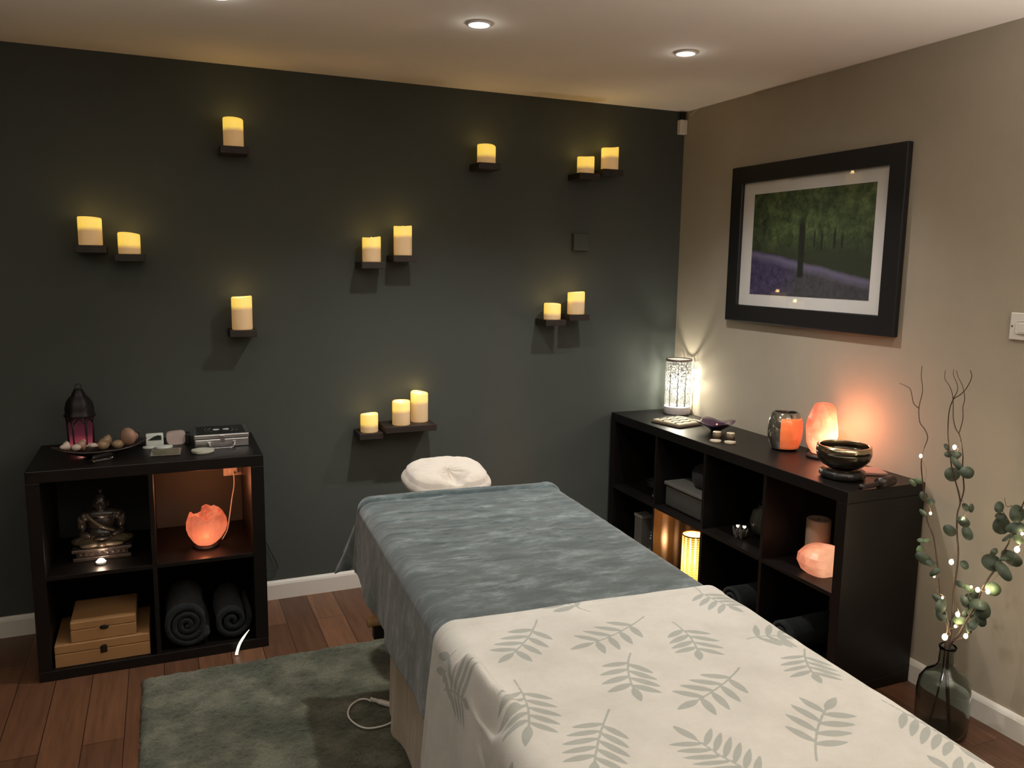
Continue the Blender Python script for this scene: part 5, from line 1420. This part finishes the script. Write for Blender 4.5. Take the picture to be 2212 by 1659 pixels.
# ------------------------------------------------------------------ glass bottle with lit twigs
vx, vy = -0.205, -1.985
t = thing('glass_demijohn', 'dark clear glass bottle vase standing on the floor by the beige wall', 'vase', (vx, vy, 0.0005))
vp = [(0, 0.0005), (0.070, 0.0005), (0.082, 0.008), (0.085, 0.040), (0.085, 0.150), (0.080, 0.185), (0.062, 0.215), (0.034, 0.235), (0.026, 0.250), (0.025, 0.300), (0.029, 0.312), (0.026, 0.315), (0.022, 0.300), (0.0225, 0.252), (0.031, 0.232), (0.059, 0.212), (0.076, 0.183), (0.081, 0.150), (0.081, 0.042), (0.077, 0.012), (0.066, 0.006), (0, 0.006)]
obj('bottle', lathe(vp, (vx, vy, 0), 48), M_smoke, t, True)
def pxy(px, py, xo):
    return at(px, py, 0, xo)
M_twig = mat('brown_twig_bark', (0.050, 0.030, 0.020), 0.7, var=0.3, vs=40)
def leafmat(name, c): return mat(name, c, 0.55, var=0.2, vs=30)
M_leafD = leafmat('grey_green_leaf', (0.042, 0.058, 0.036)); M_leafL = leafmat('pale_green_leaf', (0.12, 0.17, 0.085))
def leaf(bm, c, r, el, ang, n):
    """rounded leaf with a slight cup, about 1 mm thick"""
    n = Vector(n).normalized(); ax_ = n.orthogonal().normalized(); ay_ = n.cross(ax_)
    ca_, sa_ = math.cos(ang), math.sin(ang)
    ex, ey = ax_*ca_+ay_*sa_, -ax_*sa_+ay_*ca_
    K = 16; up_, lo_ = [], []
    for k in range(K):
        a = 2*PI*k/K; rr = r*(1-0.10*max(0, math.cos(a))**6)
        p = c+ex*(rr*math.cos(a))+ey*(rr*el*math.sin(a))+n*(0.18*r*math.sin(a)**2-0.06*r)
        up_.append(bm.verts.new(p+n*0.0005)); lo_.append(bm.verts.new(p-n*0.0005))
    cu_, cl_ = bm.verts.new(c-n*0.0), bm.verts.new(c-n*0.001)
    for k in range(K):
        k2 = (k+1) % K
        bm.faces.new((cu_, up_[k], up_[k2])); bm.faces.new((cl_, lo_[k2], lo_[k])); bm.faces.new((up_[k], lo_[k], lo_[k2], up_[k2]))
def branch(lab, polys, leaves, xo, light=()):
    base = Vector((vx, vy, 0.02))
    t = thing('leafy_twig', lab, 'branch', (vx, vy, 0.012), 'eucalyptus twigs in the glass bottle')
    for i, (pts, r0, r1) in enumerate(polys):
        P_ = [p if isinstance(p, Vector) else pxy(p[0], p[1], xo(p[1]) if callable(xo) else xo) for p in pts]
        obj('stem' if i == 0 else 'side_twig', tube(P_, r0, 7, 3, r1=r1), M_twig, t, True)
    bm = bmesh.new(); bm2 = bmesh.new(); anyl = False
    rnd = random.Random(len(lab))
    for (px, py, rp, el, an, ligh) in leaves:
        c = pxy(px, py, (xo(py) if callable(xo) else xo)+rnd.uniform(-0.02, 0.012))
        dist = (Vector(CAM)-c).length
        nrm = (Vector(CAM)-c).normalized()+Vector((rnd.uniform(-.5, .5), rnd.uniform(-.5, .5), rnd.uniform(-.2, .6)))
        leaf(bm2 if ligh else bm, c, rp*dist/FPX, el, math.radians(an), nrm)
        if ligh: anyl = True
    obj('foliage', bm, M_leafD, t, True)
    if anyl:
        o_ = obj('young_foliage', bm2, M_leafL, t, True); o_['label'] = 'pale green young leaves'
    else: bm2.free()
    return t
nk = Vector((vx, vy, 0.305))
def XA(y): return -0.205 if y > 1390 else (-0.235 if y < 1250 else -0.220)
branch('left thin twig leaning over the end of the long unit',
       [([Vector((vx-0.040, vy+0.015, 0.012)), Vector((vx-0.012, vy+0.004, 0.20)), Vector((vx-0.010, vy+0.004, 0.305)), (2047, 1345), (2034, 1300), (2030, 1270), (2027, 1235), (2022, 1195), (2016, 1158), (2003, 1125), (1999, 1085), (1993, 1040), (1990, 1000), (1995, 972), (2004, 945), (1996, 925), (1987, 912), (1985, 880), (1993, 845), (1990, 812), (1992, 790)], 0.0034, 0.0010),
        ([(1985, 882), (1974, 872), (1970, 855), (1966, 840), (1955, 833), (1943, 828)], 0.0016, 0.0008)],
       [(1972, 1043, 9, .5, 10, 1), (1985, 1039, 9, .6, 40, 1), (1995, 1072, 10, .7, 70, 0), (2010, 1083, 9, .8, 20, 0), (1994, 1108, 9, .5, 0, 0), (1990, 1168, 8, .6, 60, 1), (2003, 1168, 8, .5, 120, 1), (1987, 1187, 9, .7, 15, 1), (1996, 1207, 17, .6, 10, 0), (2012, 1218, 12, .55, 80, 0), (2020, 1236, 12, .5, 100, 0), (2030, 1296, 15, .45, 10, 0), (2032, 1310, 15, .6, 15, 0), (2034, 1326, 15, .65, 0, 0)],
       XA)
def XB(y): return -0.205 if y > 1390 else -0.190
branch('middle twig with several curling tips',
       [([Vector((vx+0.012, vy-0.030, 0.012)), Vector((vx+0.004, vy-0.008, 0.20)), Vector((vx+0.002, vy, 0.305)), (2053, 1370), (2058, 1325), (2060, 1280), (2066, 1240), (2070, 1195), (2067, 1150), (2068, 1110), (2074, 1088), (2071, 1066), (2064, 1040), (2056, 1010), (2052, 980), (2048, 945), (2048, 915), (2051, 885), (2060, 862), (2074, 853), (2088, 838), (2099, 815), (2096, 800)], 0.0038, 0.0012),
        ([(2074, 1088), (2082, 1060), (2081, 1035), (2079, 1010), (2080, 985), (2076, 955), (2072, 938), (2064, 925), (2059, 900), (2059, 875), (2057, 850), (2050, 832), (2041, 818), (2042, 800)], 0.0026, 0.0008),
        ([(2072, 935), (2080, 905), (2080, 880), (2084, 862), (2082, 845), (2078, 830), (2070, 815), (2066, 800)], 0.0016, 0.0008),
        ([(2058, 862), (2068, 845), (2067, 828), (2060, 812), (2060, 798)], 0.0014, 0.0007)],
       [(2045, 966, 8, .5, 0, 0), (2053, 981, 11, .6, 60, 0), (2066, 985, 11, .6, 100, 0), (2068, 1003, 18, .35, 5, 0), (2057, 1025, 14, .95, 0, 0), (2089, 1021, 13, .9, 30, 0), (2086, 1096, 9, .6, 0, 0), (2098, 1098, 9, .5, 40, 0), (2082, 1127, 13, .7, 20, 0), (2052, 1146, 13, .75, 10, 0), (2090, 1152, 15, .6, -5, 0), (2083, 1220, 10, .7, 20, 0), (2073, 1262, 9, .6, 30, 0), (2084, 1300, 12, .6, 60, 0), (2072, 1340, 12, .6, 60, 1), (2050, 1345, 10, .5, 110, 0)],
       XB)
def XC(y): return -0.205 if y > 1390 else -0.205+0.075*min(1, (1390-y)/180.0)
branch('right twig with broad dark leaves leaning out of the picture',
       [([Vector((vx+0.050, vy+0.005, 0.012)), Vector((vx+0.012, vy+0.004, 0.20)), Vector((vx+0.010, vy+0.002, 0.305)), (2070, 1372), (2085, 1345), (2100, 1320), (2112, 1298), (2120, 1275), (2135, 1250), (2150, 1230), (2160, 1215), (2166, 1195), (2178, 1175), (2186, 1150), (2196, 1120), (2206, 1098), (2216, 1075), (2226, 1050)], 0.0045, 0.0018),
        ([(2186, 1140), (2176, 1120), (2168, 1108), (2162, 1098)], 0.0018, 0.0009),
        ([(2186, 1092), (2176, 1095), (2172, 1088), (2170, 1075)], 0.0012, 0.0006)],
       [(2158, 1096, 12, .65, 20, 0), (2162, 1116, 11, .65, 50, 0), (2162, 1136, 17, .85, 20, 0), (2196, 1110, 18, .75, 10, 0), (2194, 1140, 17, .6, 80, 0), (2181, 1160, 15, .3, 100, 0), (2147, 1192, 8, .7, 10, 0), (2142, 1216, 18, .85, 20, 0), (2168, 1234, 22, .45, 10, 0), (2186, 1206, 20, .6, 20, 0), (2170, 1208, 10, .4, 70, 0), (2146, 1272, 14, .9, 20, 1), (2092, 1272, 10, .6, 20, 1), (2098, 1298, 17, .55, 20, 0), (2112, 1306, 17, .7, 50, 0), (2124, 1318, 17, .7, -30, 0), (2104, 1326, 16, .6, 10, 0), (2118, 1338, 15, .6, 60, 0), (2104, 1348, 15, .5, -20, 0), (2090, 1322, 12, .6, 0, 0), (2200, 1165, 10, .7, 10, 1), (2104, 1285, 12, .6, 10, 0), (2092, 1358, 11, .5, 30, 0)],
       XC)
# fairy lights
BULBS = [(1989, 985, XA, .8), (2010, 1109, XA, .5), (2062, 966, XB, 1.1), (2080, 1122, XB, .7), (2055, 1214, XA, 1.5), (2018, 1245, XA, .4), (2112, 1274, XC, 1.3), (2134, 1278, XC, 1.2), (2036, 1291, XA, .35), (2069, 1327, XB, 1.4), (2041, 1376, XA, 2.2), (2086, 1374, XC, 1.3), (2197, 1187, XC, 1.8), (2208, 1153, XC, .5), (2098, 1268, XC, .4), (2064, 1353, XB, .6)]
M_bulb = mat('lit_fairy_bulb', (1, 0.95, 0.8), 0.3, emit=(1.0, 0.88, 0.62), es=9.0)
M_wire = mat('copper_wire', (0.25, 0.15, 0.08), 0.4, metal=0.6)
t = thing('fairy_lights', 'string of warm white fairy lights wound round the twigs', 'string lights', (vx, vy, 0.33))
cs = []
for i, (px, py, X_, s) in enumerate(BULBS):
    c = pxy(px, py, X_(py)-0.016); cs.append(c)
    obj('bulb', ball(c, (0.0060*s**0.5, 0.0060*s**0.5, 0.0080*s**0.5), 2), M_bulb, t, True)
    point('bulb_glow', c+Vector((-0.004, -0.004, 0.010)), 0.10*s, (1.0, 0.84, 0.56), 0.006, t)
order = [0, 1, 5, 8, 10]; order2 = [2, 3, 4, 9, 15, 10]; order3 = [13, 12, 7, 6, 14, 11]
bm = bmesh.new()
for od in (order, order2, order3):
    pts = []
    for a_, b_ in zip(od, od[1:]):
        A_, B_ = cs[a_], cs[b_]
        for k in range(4):
            f = k/4; pts.append(A_.lerp(B_, f)+Vector((0.008*math.sin(k*2.1+a_), 0.008*math.cos(k*1.7+b_), 0)))
    pts.append(cs[od[-1]]); pts.append(Vector((vx, vy-0.004, 0.33)) if od is order3 else cs[od[-1]]+Vector((0.01, 0, -0.02)))
    tube(pts, 0.0006, 5, 3, bm=bm)
obj('wire', bm, M_wire, t, True)
# clear film tag hanging on the left twig
